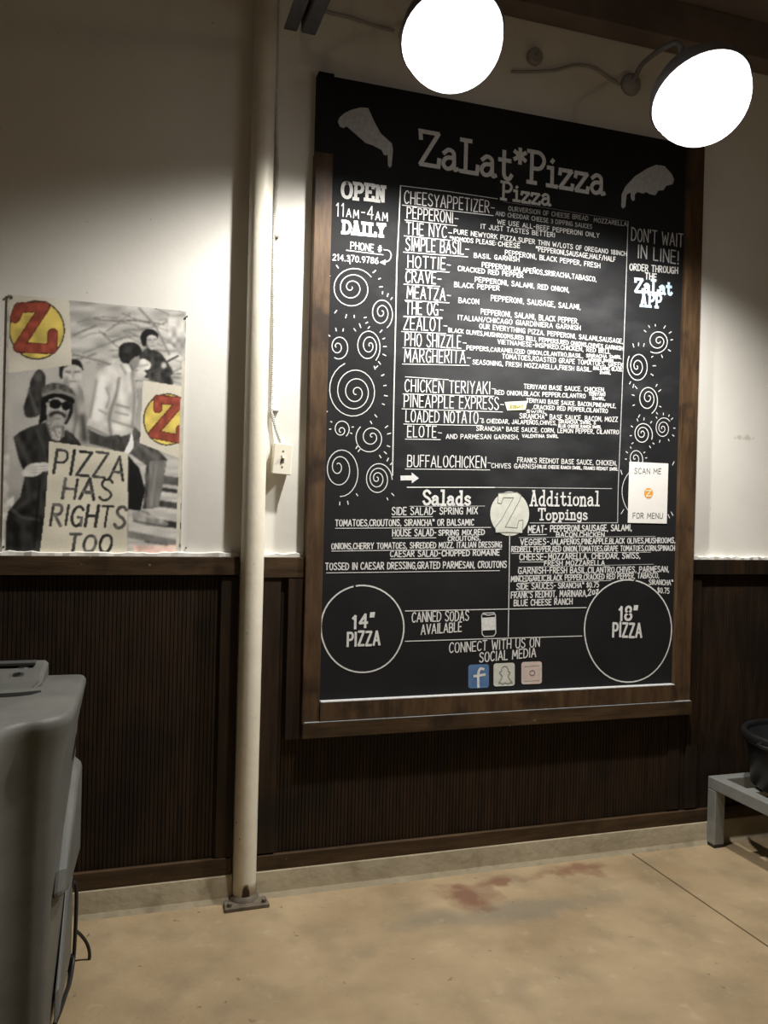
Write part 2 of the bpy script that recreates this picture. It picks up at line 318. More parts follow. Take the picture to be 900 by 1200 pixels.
SLAB = {
'Z': (.64, ".04,.78 .02,1 .6,1 .04,0 .62,0 .64,.22"), 'L': (.56, "0,1 .32,1|.16,1 .16,0|0,0 .54,0 .56,.24"), 'P': (.56, "0,1 .3,1|.13,1 .13,0|0,0 .28,0|~.13,1 .42,.98 .56,.76 .43,.5 .13,.46"),
'S': (.48, "~.46,.82 .3,1 .1,.95 .03,.76 .14,.58 .34,.45 .48,.25 .38,.04 .15,0 .02,.2"), 'A': (.6, ".3,1 .1,0|.3,1 .5,0|0,0 .2,0|.4,0 .6,0|.17,.33 .43,.33|.2,1 .34,1"),
'T': (.58, "0,.8 .0,1 .58,1 .58,.8|.29,1 .29,0|.14,0 .44,0"), 'O': (.56, "~.28,1 .08,.88 0,.5 .08,.12 .28,0 .48,.12 .56,.5 .48,.88 .28,1"),
'E': (.52, "0,1 .5,1 .5,.8|.12,1 .12,0|.12,.52 .36,.52|0,0 .52,0 .52,.2"), 'N': (.6, "0,1 .14,1 .48,0 .48,1|.12,1 .12,0|0,0 .24,0|.36,1 .6,1"),
'D': (.56, "0,1 .2,1|.1,1 .1,0|0,0 .2,0|~.2,1 .44,.92 .56,.6 .54,.3 .4,.06 .2,0"), 'I': (.3, "0,1 .3,1|.15,1 .15,0|0,0 .3,0"), 'Y': (.56, "0,1 .2,1|.36,1 .56,1|.08,1 .28,.5 .48,1|.28,.5 .28,0|.14,0 .42,0"),
'a': (.5, "~.05,.48 .2,.6 .35,.54 .38,.38 .38,.12|~.38,.12 .42,0 .5,.03|~.38,.36 .15,.34 .03,.17 .12,.01 .28,.03 .38,.18"),
'i': (.36, ".04,.58 .19,.58 .19,0|.02,0 .36,0|.17,.78 .21,.84"), 'z': (.46, "0,.44 .02,.58 .42,.58 .02,0 .44,0 .46,.14"), 't': (.44, "~.18,.86 .18,.2 .24,.02 .36,0 .44,.12|.02,.58 .38,.58"),
'l': (.34, ".03,1 .18,1 .18,0|.02,0 .34,0"), 'd': (.5, "~.38,.48 .22,.6 .05,.42 .05,.16 .2,0 .38,.14|.28,1 .38,1 .38,0 .5,0"), 's': (.4, "~.36,.5 .2,.6 .06,.5 .1,.36 .3,.27 .38,.12 .22,0 .03,.1"),
'o': (.44, "~.22,.6 .06,.5 .02,.3 .06,.1 .22,0 .38,.1 .42,.3 .38,.5 .22,.6"), 'n': (.5, "0,.58 .1,.58 .1,0|0,0 .2,0|~.1,.42 .2,.58 .33,.58 .4,.42 .4,0|.32,0 .5,0"),
'p': (.48, "0,.58 .1,.58 .1,-.22|0,-.22 .22,-.22|~.1,.45 .25,.6 .42,.48 .44,.2 .3,0 .1,.12"), 'g': (.44, "~.38,.5 .2,.6 .05,.45 .06,.2 .2,.08 .38,.2|~.38,.58 .38,-.1 .25,-.22 .08,-.16")}
def parse(spec):
    out = []
    for st in spec.split('|'):
        if not st: continue
        sm = st[0] == '~'
        pts = [tuple(map(float, q.split(','))) for q in st.lstrip('~').split()]
        out.append([tuple(p) for p in spline(pts, 4)] if sm else pts)
    return out
GLY = {('h', k): (w_, parse(s_)) for k, (w_, s_) in HAND.items()}
GLY.update({('s', k): (w_, parse(s_)) for k, (w_, s_) in SLAB.items()})
def text_strokes(txt, font='h', gap=.17, jitter=.02):
    """strokes of a line of text: cap height 1, and its width"""
    x = 0; out = []
    for ch in txt:
        sc = 1.0; key = (font, ch)
        if key not in GLY:
            key = ('h', ch.upper())
            if ch.islower() and font == 'h': sc = 0.64
        w_, st = GLY[key]
        dy = random.uniform(-jitter, jitter); k = 1+random.uniform(-jitter, jitter)*1.5
        for s_ in st: out.append([(x+px*sc, py*sc*k+dy) for px, py in s_])
        x += w_*sc+gap
    return out, x-gap
def ribbon(mb, pts, hw, y):
    """flat painted stroke on the upright plane y; pts in (x, z)"""
    P = [np.array(p, float) for p in pts]; Q = [P[0]]
    for p in P[1:]:
        if np.linalg.norm(p-Q[-1]) > hw*0.25: Q.append(p)
    if len(Q) < 2: Q = [P[0], P[0]+np.array([hw, 0])]
    P = Q; n = len(P)
    d = [(P[i+1]-P[i])/np.linalg.norm(P[i+1]-P[i]) for i in range(n-1)]
    P[0] = P[0]-d[0]*hw*0.7; P[-1] = P[-1]+d[-1]*hw*0.7
    vs = []; fs = []; turn = []; tk = 0
    for i in range(n):
        a = d[max(i-1, 0)]; b = d[min(i, n-2)]
        if np.dot(a, b) < -0.2:            # sharp turn: break the strip
            na = np.array([-a[1], a[0]]); nb = np.array([-b[1], b[0]])
            vs += [P[i]+a*hw*.5+na*hw, P[i]+a*hw*.5-na*hw]
            if len(vs) >= 4: k = len(vs); fs.append((k-4, k-3, k-1, k-2))
            turn += [tk]*(len(vs)-len(turn)); tk += 1
            vs += [P[i]-b*hw*.5+nb*hw, P[i]-b*hw*.5-nb*hw]; turn += [tk]*2
            continue
        t = a+b; t = t/np.linalg.norm(t); nn = np.array([-t[1], t[0]])
        s_ = min(1/max(np.dot(nn, np.array([-a[1], a[0]])), .5), 1.6)
        vs += [P[i]+nn*hw*s_, P[i]-nn*hw*s_]
        if i: k = len(vs); fs.append((k-4, k-3, k-1, k-2))
    mb.k = getattr(mb, 'k', -1)+1; yy = y-(mb.k % 9)*0.00006      # strokes lie a hair over each other
    turn += [tk]*(len(vs)-len(turn))
    mb.add([(p[0], yy-t*0.00003, p[1]) for p, t in zip(vs, turn)], fs)
LY = BF-0.0012                  # the plane of the chalk marks
def bp(u, v, y=LY): p = at(u, v, y); return np.array([p[0], p[2]])
PX = 1/330.0                    # about one photo pixel on the board, in metres
def fit_line(mb, txt, u0, v0, u1, v1, h, wpx, font='h', y=LY, gap=.17, jitter=.02):
    a, b = bp(u0, v0, y), bp(u1, v1, y); top = bp(u0, v0-h, y)
    H_ = np.linalg.norm(top-a); ex = b-a; ez = np.array([0, 1.0])
    st, W_ = text_strokes(txt, font, gap, jitter)
    for s_ in st: ribbon(mb, [a+ex*(px/W_)+ez*(py*H_) for px, py in s_], wpx*PX/2*(H_/h/PX), y)
def write(txt, u0, v0, u1, v1, h, wpx=1.0, m_='chalk', font='h', under=None, name='lettering', **k):
    if font == 'h': k.setdefault('gap', .21)
    if font == 'h' and h < 9.5: h *= .92
    mb = MB(); fit_line(mb, txt, u0, v0, u1, v1, h, wpx, font, **k)
    if under is not None:
        l, r_, dv, uw = under; sl = (v1-v0)/(u1-u0)
        ribbon(mb, [bp(u0-l, v0-l*sl+dv), bp(u1+r_, v1+r_*sl+dv)], uw*PX/2, LY)
    return mb.build(name, m_, board)
def line(pts, wpx=1.0, m_='chalk', name='chalk_line', sm=False):
    mb = MB(); q = [bp(*p) for p in pts]
    ribbon(mb, spline(q) if sm else q, wpx*PX/2, LY); return mb.build(name, m_, board)
def patch(pts, m_, name, y=LY, parent=None):
    """flat filled painted shape"""
    q = [bp(u, v, y) for u, v in pts]
    return MB().add([(p[0], y, p[1]) for p in q], [tuple(range(len(q)))]).build(name, m_, parent or board)

# headings
write('ZaLat*Pizza', 491, 192, 708, 228, 38, 5.0, 'chalk', 's', gap=.1, jitter=.01)
write('Pizza', 587, 233, 645, 241, 20, 3.2, 'chalk', 's', gap=.1)
write('OPEN', 401, 231, 451, 236.5, 18, 4.0, 'chalk', 's', gap=.14)
write('11am-4am', 394, 253, 454, 259, 15, 1.2)
write('DAILY', 401, 272.5, 451, 277, 13.5, 3.6, 'chalk', 's', gap=.12)
write('PHONE #', 411, 291.5, 447, 296, 9, 1.1, under=(5, 2, 2.4, 1.0))
write('214.370.9786', 390, 304.6, 443, 309, 7.5, 1.15)
line([(450, 292.5), (456, 294), (458.5, 299), (456, 305), (450, 307.5)], 1.1, sm=True)
patch([(445, 307.5), (452, 304), (451.5, 310.5)], 'chalk', 'arrow_head')
write('Salads', 496, 591, 551, 591.6, 16, 2.9, 'chalk', 's', gap=.12)
line([(480, 593.3), (568, 593)], 0.8, 'chalk_soft')
write('Additional', 621, 592, 702, 592.6, 17, 2.1, 'chalk', 's', gap=.12)
write('Toppings', 631, 609, 688, 608.6, 13, 1.9, 'chalk', 's', gap=.12)
line([(621, 612.8), (724, 612.6)], 1.0, 'chalk_soft')
# ruled lines
line([(469.4, 217.5), (467.5, 262), (465, 310), (463.6, 380), (461.5, 470), (460, 557)], 1.5)
line([(469.4, 217.5), (526, 224.5), (583, 233)], 1.0)
line([(590, 236.5), (640, 243.5), (736, 259.5)], 0.7, 'chalk_faint')
line([(736, 259.5), (733.2, 345), (729, 460), (724.4, 573), (723.8, 612)], 1.2, 'chalk_soft')
line([(477, 571), (580, 571.2)], 1.4); line([(580, 571.2), (717, 572.6)], 1.0, 'chalk_soft')
line([(597.3, 627), (596.5, 690), (595.6, 746)], 1.2)
line([(475, 716), (580, 714), (687, 712)], 1.2); line([(475, 751.5), (580, 748.3), (682, 745.3)], 1.2)
# dishes
for t, u0, v0, u1, v1, h in (
    ('CHEESYAPPETIZER', 474, 238, 573, 249.5, 14.5), ('PEPPERONI', 477, 255.5, 530.5, 261.5, 13), ('THE NYC', 476, 274, 523, 278.6, 14),
    ('SIMPLE BASIL', 475.5, 293, 543, 298, 14.5), ('HOTTIE', 478, 313, 521.5, 316, 13.5), ('CRAVE', 475.5, 330.6, 510.5, 332.8, 14),
    ('MEATZA', 477, 349.4, 521.5, 352, 14), ('THE OG', 475.5, 368, 513, 369.4, 15), ('ZEALOT', 473, 386, 517.5, 388, 15),
    ('PHO SHIZZLE', 474.5, 405, 540, 408, 15), ('MARGHERITA', 474, 424, 545, 425.6, 15), ('CHICKEN TERIYAKI', 474.5, 459, 574, 461.6, 14.5),
    ('PINEAPPLE EXPRESS', 473.5, 476.6, 584, 480, 14.5), ('LOADED NOTATO', 475.5, 494.4, 560, 496, 13.5), ('ELOTE', 477.5, 512, 511, 512.5, 13),
    ('BUFFALOCHICKEN', 477.5, 547, 569, 548, 13.5)):
    write(t, u0, v0, u1, v1, h, 1.25, under=(2.5, 5, 2.6, 1.0))
    line([(u1+2.5, v1-h*.42), (u1+6.5, v1-h*.42+.4)], 1.0)
line([(475, 441.5), (525.5, 445)], 1.0)
# their toppings
for t, u0, v0, u1, v1, h, m_ in (
    ('OURVERSION OF CHEESE BREAD', 596, 246.6, 689, 258.4, 6.4, 'chalk_soft'), ('MOZZARELLA', 696, 260, 734.3, 265, 6, 'chalk_soft'),
    ('AND CHEDDAR CHEESE 3 DIPPING SAUCES', 581, 252.3, 693.5, 268, 6.2, 'chalk_soft'), ('WE USE ALL-BEEF PEPPERONI ONLY', 583, 262.2, 702, 278.5, 6.5, 'chalk'),
    ('IT JUST TASTES BETTER!', 563.5, 267.6, 650, 278, 6.5, 'chalk'), ('PURE NEWYORK PIZZA.SUPER THIN W/LOTS OF OREGANO 18INCH', 532, 273.6, 734, 300, 6.8, 'chalk'),
    ('*NOMODS PLEASE:', 527, 281.6, 581, 287.4, 6.2, 'chalk'), ('CHEESE', 584, 288, 609, 290.6, 6.5, 'chalk'), ('*PEPPERONI,SAUSAGE,HALF/HALF', 628, 294, 721, 306.7, 7, 'chalk'),
    ('PEPPERONI, BLACK PEPPER, FRESH', 592, 298.5, 703, 314, 7, 'chalk'), ('BASIL GARNISH', 555.5, 301.7, 608.3, 306.4, 6.5, 'chalk'),
    ('PEPPERONI,JALAPEÑOS,SRIRACHA,TABASCO,', 565, 312.8, 698.7, 330, 7, 'chalk'), ('CRACKED RED PEPPER', 536.7, 317, 613, 325.5, 6.6, 'chalk'),
    ('PEPPERONI, SALAMI, RED ONION,', 556.7, 330, 666.6, 342.6, 7, 'chalk'), ('BLACK PEPPER', 532.5, 336, 585, 340.4, 6.8, 'chalk'),
    ('PEPPERONI, SAUSAGE, SALAMI,', 575.5, 352, 680, 362.7, 7.5, 'chalk'), ('BACON', 537.5, 354.7, 561, 356.4, 7.3, 'chalk'),
    ('PEPPERONI, SALAMI, BLACK PEPPER,', 563.6, 368, 677.8, 379.4, 7.5, 'chalk'), ('ITALIAN/CHICAGO GIARDINIERA GARNISH', 536.7, 374.6, 680, 387, 7, 'chalk'),
    ('OUR EVERYTHING PIZZA. PEPPERONI, SALAMI,SAUSAGE,', 562, 384.7, 730, 402.6, 6.8, 'chalk'), ('BLACK OLIVES,MUSHROOMS,RED BELL PEPPERS,RED ONIONS,CHIVES GARNISH', 525.5, 389, 730, 410.6, 6, 'chalk'),
    ('VIETNAMESE-INSPIRED.CHICKEN, RED BELL', 583.3, 402.8, 715, 414.4, 6.4, 'chalk'), ('PEPPERS,CARAMELIZED ONION,CILANTRO,BASIL,', 547, 409.7, 683, 419.4, 6, 'chalk'),
    ('TOMATOES,ROASTED GRAPE TOMATOES, GREEK', 588.6, 420.2, 730, 430.4, 6.8, 'chalk'), ('SEASONING, FRESH MOZZARELLA,FRESH BASIL.', 554, 426.6, 693, 435.4, 6.5, 'chalk'),
    ('TERIYAKI BASE SAUCE. CHICKEN,', 614, 455.3, 709, 459.4, 6.3, 'chalk'), ('RED ONION,BLACK PEPPER.CILANTRO', 580, 462.2, 686, 466.5, 6.3, 'chalk'),
    ('TERIYAKI BASE SAUCE. BACON,PINEAPPLE,', 617, 471.4, 721.7, 478, 5.8, 'chalk'), (',CRACKED RED PEPPER,CILANTRO', 624, 479, 712, 484, 6, 'chalk'),
    ('SIRANCHA™ BASE SAUCE, BACON, MOZZ', 609, 490, 723.6, 494.2, 7, 'chalk'), ('& CHEDDAR, JALAPEÑOS,CHIVES,', 564.4, 495.5, 652, 498, 6, 'chalk'),
    ('SIRANCHA™ BASE SAUCE. CORN, LEMON PEPPER, CILANTRO', 558.3, 504.4, 725, 508.8, 6.3, 'chalk'), ('AND PARMESAN GARNISH,', 522.8, 514, 607.8, 514.6, 6.5, 'chalk'),
    ('FRANKS REDHOT BASE SAUCE, CHICKEN,', 606.4, 541.6, 722.5, 545.5, 7, 'chalk'), ('CHIVES GARNISH', 576, 548.2, 630, 549.2, 6.5, 'chalk')):
    write(t, u0, v0, u1, v1, h*.86, 0.9, m_, gap=.22)
for t, u0, v0, u1, v1, h in (
    ('SRIRACHA SWIRL', 687, 418.4, 728, 420.4, 4), ('HOISIN SWIRL', 690, 423, 720, 424.6, 3.5), ('BALSAMIC GLAZE', 695.5, 433, 728.6, 435, 4), ('SWIRL', 703, 438, 715.5, 438.6, 3.4),
    ('TERIYAKI', 690, 463.4, 709, 464.2, 4), ('SWIRL', 694, 468.3, 709, 468.9, 3.5), ('SWIRL', 617, 483.5, 640, 484.5, 3.4), ('SIRANCHA SWIRL &', 654.4, 496, 698, 497.2, 4),
    ('BLUE CHEESE RANCH SWIRL', 654.4, 500.7, 704.4, 502, 3.5), ('VALENTINA SWIRL', 612, 512.6, 654, 513, 4), ('BLUE CHEESE RANCH SWIRL, FRANKS REDHOT SWIRL', 631.8, 548.6, 724, 551.4, 3.8)):
    write(t, u0, v0, u1, v1, h, 0.85, 'chalk', gap=.2)
# right column
write("DON'T WAIT", 740, 281.5, 800, 289.6, 15, 1.5, 'chalk_soft'); write('IN LINE!', 747.5, 302, 795, 309.4, 15, 1.6, 'chalk_soft')
write('ORDER THROUGH', 738, 316.4, 794, 320.6, 8, 1.3); write('THE', 756, 327, 769, 328.4, 8, 1.4)
write('ZaLat', 744, 341.4, 787, 345, 15, 3.4, 'chalk_blue', 's', gap=.1); write('APP', 750.5, 358.3, 774.5, 360.4, 14.5, 3.0, 'chalk_blue', 's', gap=.12)
# salads
U = (0, 0, 2.4, .9)
write('SIDE SALAD', 459.4, 603.4, 507, 603, 9.3, 1.2, under=U); write('- SPRING MIX', 508, 602.8, 559.4, 602.2, 8.4, 1.2)
write('TOMATOES,CROUTONS, SIRANCHA™ OR BALSAMIC', 393, 616.5, 555, 615.6, 8, 1.2, under=(0, 20, 2.6, .9))
write('HOUSE SALAD-', 460, 628.3, 511, 627.8, 8.6, 1.2, under=U); write('SPRING MIX,RED', 514, 627.4, 567.5, 626.6, 6.6, 1.25)
write('CROUTONS,', 525, 634, 562.8, 633, 5.6, 1.1)
write('ONIONS,CHERRY TOMATOES, SHREDDED MOZZ. ITALIAN DRESSING', 388.6, 643.6, 587.8, 641.2, 7.4, 1.15, under=(0, 0, 2.2, .9))
write('CAESAR SALAD-', 457.5, 652.6, 516, 651.8, 7.6, 1.2, under=U); write('CHOPPED ROMAINE', 518, 651.6, 585, 650.6, 7, 1.3)
write('TOSSED IN CAESAR DRESSING,GRATED PARMESAN, CROUTONS', 381.4, 667.8, 593.3, 665, 8.6, 1.25, under=(-1, -8, 3.6, .9))
# additional toppings
write('MEAT-', 619, 624.2, 640.5, 624, 9, 1.3, under=U); write('PEPPERONI,SAUSAGE, SALAMI,', 645, 623, 740, 621.6, 7.6, 1.25); write('BACON.CHICKEN', 652, 629.2, 708, 629, 5.8, 1.15)
line([(608, 630), (768, 628.6)], .7, 'chalk_soft')
write('VEGGIES-', 610, 638.6, 643, 638, 7.4, 1.2, under=U); write('JALAPEÑOS,PINEAPPLE,BLACK OLIVES,MUSHROOMS,', 645.5, 638, 791, 636, 6.8, 1.15)
write('REDBELL PEPPER,RED ONION,TOMATOES,GRAPE TOMATOES,CORN,SPINACH', 599.6, 646.8, 790.5, 645, 6.8, 1.1, under=(0, -28, 1.8, .6))
write('CHEESE-', 609, 656.2, 640, 656, 7.8, 1.2, under=U); write('MOZZARELLA, CHEDDAR, SWISS,', 642.5, 655.4, 750, 654.2, 7.3, 1.2); write('FRESH MOZZARELLA', 638, 662.8, 708.3, 662.2, 6.2, 1.15)
line([(607, 664.8), (766, 661.2)], .7, 'chalk_soft')
write('GARNISH-', 607.3, 672.4, 643, 671.8, 7.8, 1.2, under=U); write('FRESH BASIL,CILANTRO,CHIVES, PARMESAN,', 644.5, 671.8, 783.6, 670, 7.2, 1.2)
write('MINCEDGARLIC,BLACK PEPPER,CRACKED RED PEPPER, TABASCO,', 599, 681.7, 772, 677, 7, 1.15, under=(-9, -56, 1.8, .7))
write('SIRANCHA™', 760.5, 685, 788.3, 685.6, 6.2, 1.1); write('$0.75', 770.5, 694.6, 784, 695.4, 6.6, 1.1)
write('SIDE SAUCES-', 605.4, 690.6, 651, 689.6, 7.4, 1.2, under=U); write('SIRANCHA™ $0.75', 654, 689.4, 701.4, 688, 6.6, 1.1)
write("FRANK'S REDHOT, MARINARA,", 599, 701, 687.8, 698.6, 8, 1.2); write('2oz', 689, 698, 701, 695.4, 8, 1.4); write('BLUE CHEESE RANCH', 602.4, 710, 670.4, 708, 7.3, 1.25)
# sizes, sodas, social media
def ring(cu, cv, ru, rv, wpx, a0=0, a1=360, name='chalk_circle'):
    line([(cu+ru*math.cos(R(a))*(1+.012*math.sin(R(3*a))), cv-rv*math.sin(R(a))) for a in np.linspace(a0, a1, 49)], wpx, 'chalk', name)
ring(424.7, 737, 48.6, 51, 2.0, 100, 462); ring(736, 739.4, 51, 60, 2.0, 80, 442)
write('14"', 413.5, 736.6, 438, 734.4, 15, 3.0, gap=.22); write('PIZZA', 407.4, 757, 444.6, 755.2, 16, 2.8, gap=.24)
write('18"', 725.8, 727, 746.5, 725.6, 15, 3.0, gap=.22); write('PIZZA', 718.5, 746, 751.4, 746.6, 16, 2.8, gap=.24)
write('CANNED SODAS', 483, 729, 549, 727, 11.5, 1.3); write('AVAILABLE', 493.5, 743.4, 540.6, 740, 11, 1.4)
write('CONNECT WITH US ON', 526.7, 765, 632, 757.6, 11.3, 1.3); write('SOCIAL MEDIA', 562, 776, 627.7, 769.6, 10.8, 1.4)
patch([(565, 724), (580, 723), (580.4, 738), (565.4, 739)], 'chalk', 'can_drawing')
line([(564.5, 721), (566, 718.6), (579, 718), (580.6, 720.4), (581, 742), (578.6, 745.4), (567.5, 746), (565, 743), (564.5, 721)], 1.2, name='can_outline')
line([(565.5, 719.5), (572, 721), (580, 719.6)], 1.2, name='can_outline')
patch([(469.4, 557.4), (482.4, 557.2), (482.4, 553.6), (490.8, 560.4), (482.6, 566.4), (482.5, 562.8), (469.4, 563)], 'chalk', 'arrow')
# pizza slices
A_ = [(93, 225), (100, 208), (120, 190), (150, 175), (190, 165), (222, 168), (238, 205), (252, 235), (275, 275), (322, 318), (326, 345), (320, 412), (312, 420), (305, 410), (303, 362), (297, 368), (288, 366), (278, 345), (240, 325), (210, 315), (180, 288), (150, 262), (130, 245), (118, 252), (102, 247)]
patch([(370+x/3.6, 80+y/3.6) for x, y in A_], 'chalk_soft', 'pizza_slice_drawing')
B_ = [(540, 448), (533, 440), (534, 390), (550, 355), (590, 312), (640, 280), (680, 263), (715, 268), (745, 300), (756, 325), (750, 345), (722, 352), (712, 370), (690, 372), (676, 392), (650, 386), (640, 378), (625, 385), (602, 378), (590, 388), (590, 412), (580, 416), (574, 405), (572, 380), (556, 388), (550, 440)]
patch([(580+x/3.6, 120+y/3.6) for x, y in B_], 'chalk_soft', 'pizza_slice_drawing')
# big Z disc
patch([(597.3+22.8*math.cos(a), 602-26*math.sin(a)) for a in np.linspace(0, 2*math.pi, 40)[:-1]], 'icon_cream', 'disc_drawing')
Zp = [(583, 583), (584, 578.5), (588, 577.5), (606, 577), (610.5, 579), (611, 583), (597, 611), (606, 619), (608, 610), (613, 609.5), (612, 624), (600, 623), (582, 623.5), (580, 618.5), (586, 611), (603, 583), (592, 583), (588, 590), (584, 590)]
Zq = [(584, 578), (606, 576.8), (610.8, 580), (609, 586), (595, 612), (592, 617.5), (606, 618.6), (608, 610), (613, 609.4), (612, 624.5), (596, 623.6), (581, 624), (580.4, 618), (588, 608), (602, 583), (590, 583), (587.4, 590), (583.4, 589)]
def inner(y, m_, name, pts, parent=None): return patch(pts, m_, name, y, parent)
inner(LY-0.0006, 'icon_cream', 'letter_drawing', Zq)
mb = MB(); ribbon(mb, [bp(*p, LY-.0012) for p in Zq+[Zq[0]]], .7*PX/2, LY-.0012); mb.build('letter_outline', 'ink_grey', board)
# social media squares
def rsq(u0, u1, v0, v1, r=3.0, sl=-.04):
    out = []
    for cx, cy, a in ((u1-r, v0+r, 0), (u0+r, v0+r, 90), (u0+r, v1-r, 180), (u1-r, v1-r, 270)):
        for k in range(5):
            t = R(a+k*22.5); q = (cx+r*math.cos(t), cy-r*math.sin(t)); out.append((q[0], q[1]+sl*(q[0]-(u0+u1)/2)))
    return out
def mark(m_, name, polys, wpx, y=LY-.0006, fill=None):
    mb = MB()
    for p in polys: ribbon(mb, [bp(*q, y) for q in p], wpx*PX/2, y)
    mb.build(name, m_, board)
patch(rsq(548.8, 573, 778.6, 806.4), 'icon_blue', 'icon_square'); patch(rsq(578.4, 603.2, 777, 804), 'icon_cream', 'icon_square'); patch(rsq(611, 635, 775.4, 801.6), 'icon_pink', 'icon_square')
mark('chalk', 'icon_letter', [spline([(566.6, 784.2), (563.4, 783.6), (561, 787), (560.4, 794), (560.6, 805)], 5), [(555.8, 792.4), (568, 790.6)]], 3.6)
gh = spline([(584.5, 800.5), (588.5, 793), (585.5, 788), (588, 786.5), (588, 783.5), (590.5, 781), (593.5, 781.4), (595.5, 784), (595.8, 787), (598, 788), (595.4, 793), (600.5, 800), (597.5, 799.8), (595.5, 801.2), (592, 800), (589, 801.4), (587, 800.2), (584.5, 800.5)], 4)
patch(gh[:-1], 'icon_cream', 'icon_outline', LY-.0005); mark('ink_grey', 'icon_outline', [gh], .9, LY-.0011)
mark('chalk_soft', 'icon_outline', [[(614.5, 781), (631.5, 779.6), (632, 797), (615, 798), (614.5, 781)]], .9)
mark('ink_grey', 'icon_outline', [[(623.8+3*math.cos(a), 788.6-3*math.sin(a)) for a in np.linspace(0, 6.3, 14)]], 1.0)
# spirals with rays
def spiral(c, l, r_, t, b, turns, end, rays, m_='chalk', wpx=1.15):
    mb = MB(); pts = []; n = int(turns*26); cu, cv = c; ou, ov = (l+r_)/2, (t+b)/2; ru, rv = (r_-l)/2, (b-t)/2
    for i in range(n+1):
        k = i/n; a = R(end)-2*math.pi*turns*(1-k); s_ = 0.05+0.95*k
        pts.append(bp(cu+(ou-cu)*s_+ru*s_*math.cos(a), cv+(ov-cv)*s_+rv*s_*math.sin(a)))
    ribbon(mb, pts, wpx*PX/2, LY)
    o = mb.build('spiral_drawing', m_, board)
    for a in rays:
        ca, sa = math.cos(R(a)), -math.sin(R(a)); k0 = 1.22+random.uniform(-.04, .04); k1 = k0+random.uniform(.14, .24)*min(1, 17/ru)
        mr = MB(); ribbon(mr, [bp(ou+ru*k0*ca, ov+rv*k0*sa), bp(ou+ru*k1*ca, ov+rv*k1*sa)], 1.3*PX/2, LY); mr.build('ray_drawing', m_, board)
spiral((411, 336), 388.5, 439.5, 313.5, 364.5, 2.9, -35, (150, 125, 97, 40, 22, 5, 232, 255, 272))
spiral((447.5, 365.3), 432.6, 460.8, 349, 386.4, 2.4, 60, (85, 65, 48, 190, 205, 220))
spiral((394, 406), 386, 410, 391, 421.2, 2.0, 120, (140, 105, 75))
spiral((434, 405), 415, 446, 385.4, 427, 2.7, 50, (135, 115, 40, 20, 0, -20, -45, -65))
spiral((418, 460.7), 384.5, 444, 424, 491.4, 3.4, 250, (42, 25, 8, -8, -22, 200, 215, -45, -58))
spiral((399.3, 506), 389.6, 410, 490.4, 513, 1.9, 55, (150, 185, -25, 5))
spiral((436.7, 511), 416, 451, 496, 533, 2.3, 230, (35, 15, -20, -40, -58))
spiral((395.3, 544.7), 379, 422, 523.4, 582, 2.6, 95, (50, 42, -48, -75, 265))
spiral((441.3, 560), 427.4, 459.6, 542, 582, 3.2, 0, (60, 45, -40, -60))
spiral((773.3, 400), 755.6, 783.5, 385.4, 414.2, 2.3, 120, (140, 118, 95, 60, 32, 5, -35, -70), wpx=1.3)
spiral((745.8, 429.4), 734.8, 761.8, 409.4, 447.8, 2.7, 215, (110, 90, 70, 25, 0, -25, 235, 250), wpx=1.3)
spiral((760.4, 464.8), 746, 771.2, 452, 486, 2.5, 65, (140, 165, 195, 50, 30, -20, -45, 235), wpx=1.3)
spiral((752, 507), 742, 764.8, 495, 523, 2.6, 25, (85, 115, 150, 185, 215, 50, -35, -55), wpx=1.3)
spiral((776, 502), 767.6, 787.2, 489, 514.4, 2.5, 320, (90, 60, 40, 0, -30, 130, -60, 250), wpx=1.1)
spiral((744, 536.7), 736, 754, 526, 550, 2.0, 60, (120, 150, 180, 30, 5), wpx=1.2)
ring(758.5, 577, 29.5, 33, 1.0, 60, 320, 'spiral_drawing')
for q in (((729, 556), (727.5, 551)), ((731, 597), (728, 602)), ((788, 545), (790, 541)), ((786.5, 600), (788.6, 604)), ((783, 603), (784.6, 607))): line(q, 1.2, name='ray_drawing')

# ------------------------------------------------------------------ card and name sticker stuck on the board
def bpa(c): return [bp(*q, LY-.0005) for q in c]
c0, c1 = bp(735.5, 612.6), bp(783, 543.2)
card = thing('menu_card', 'white printed card with dark lettering stuck on the black menu board', 'card', ((c0[0]+c1[0])/2, LY, c0[1]))
MB().box(c0[0], c1[0], LY-.0016, LY-.0002, c0[1], c1[1]).build('card_sheet', 'paper', card)
def card_text(t, u0, v0, u1, v1, h):
    mb = MB(); fit_line(mb, t, u0, v0, u1, v1, h, .75, 'h', LY-.0022, .2, 0); mb.build('lettering', 'ink_grey', card)
card_text('SCAN ME', 743.5, 554.8, 774.5, 555.2, 6.2); card_text('FOR MENU', 741.6, 607.2, 776.4, 607.4, 6.2)
patch([(760+5.2*math.cos(a), 578-6.2*math.sin(a)) for a in np.linspace(0, 2*math.pi, 24)[:-1]], 'orange_print', 'emblem', LY-.0022, card)
mb = MB(); ribbon(mb, [bp(*q, LY-.0028) for q in ((757, 575), (763, 574.6), (757.4, 581.6), (763.4, 581.2))], 1.6*PX/2, LY-.0028); mb.build('emblem_letter', 'sticker_cream', card)
s0 = bp(605, 481)
st = thing('name_sticker', 'small cream sticker with olive handwriting on the black menu board', 'sticker', (s0[0], LY, s0[1]))
q = [bp(u, v, LY-.0004) for u, v in ((591.4, 471.2), (618, 469.8), (615.6, 480.2), (594.4, 481))]
MB().prism([(p[0], p[1]) for p in q], 'y', LY-.0012, LY-.0003).build('sticker_sheet', 'sticker_cream', st)
mb = MB(); fit_line(mb, 'Jernas', 595.6, 479, 613, 478.2, 6, .8, 'h', LY-.0018, .1); mb.build('lettering', 'ink_olive', st)

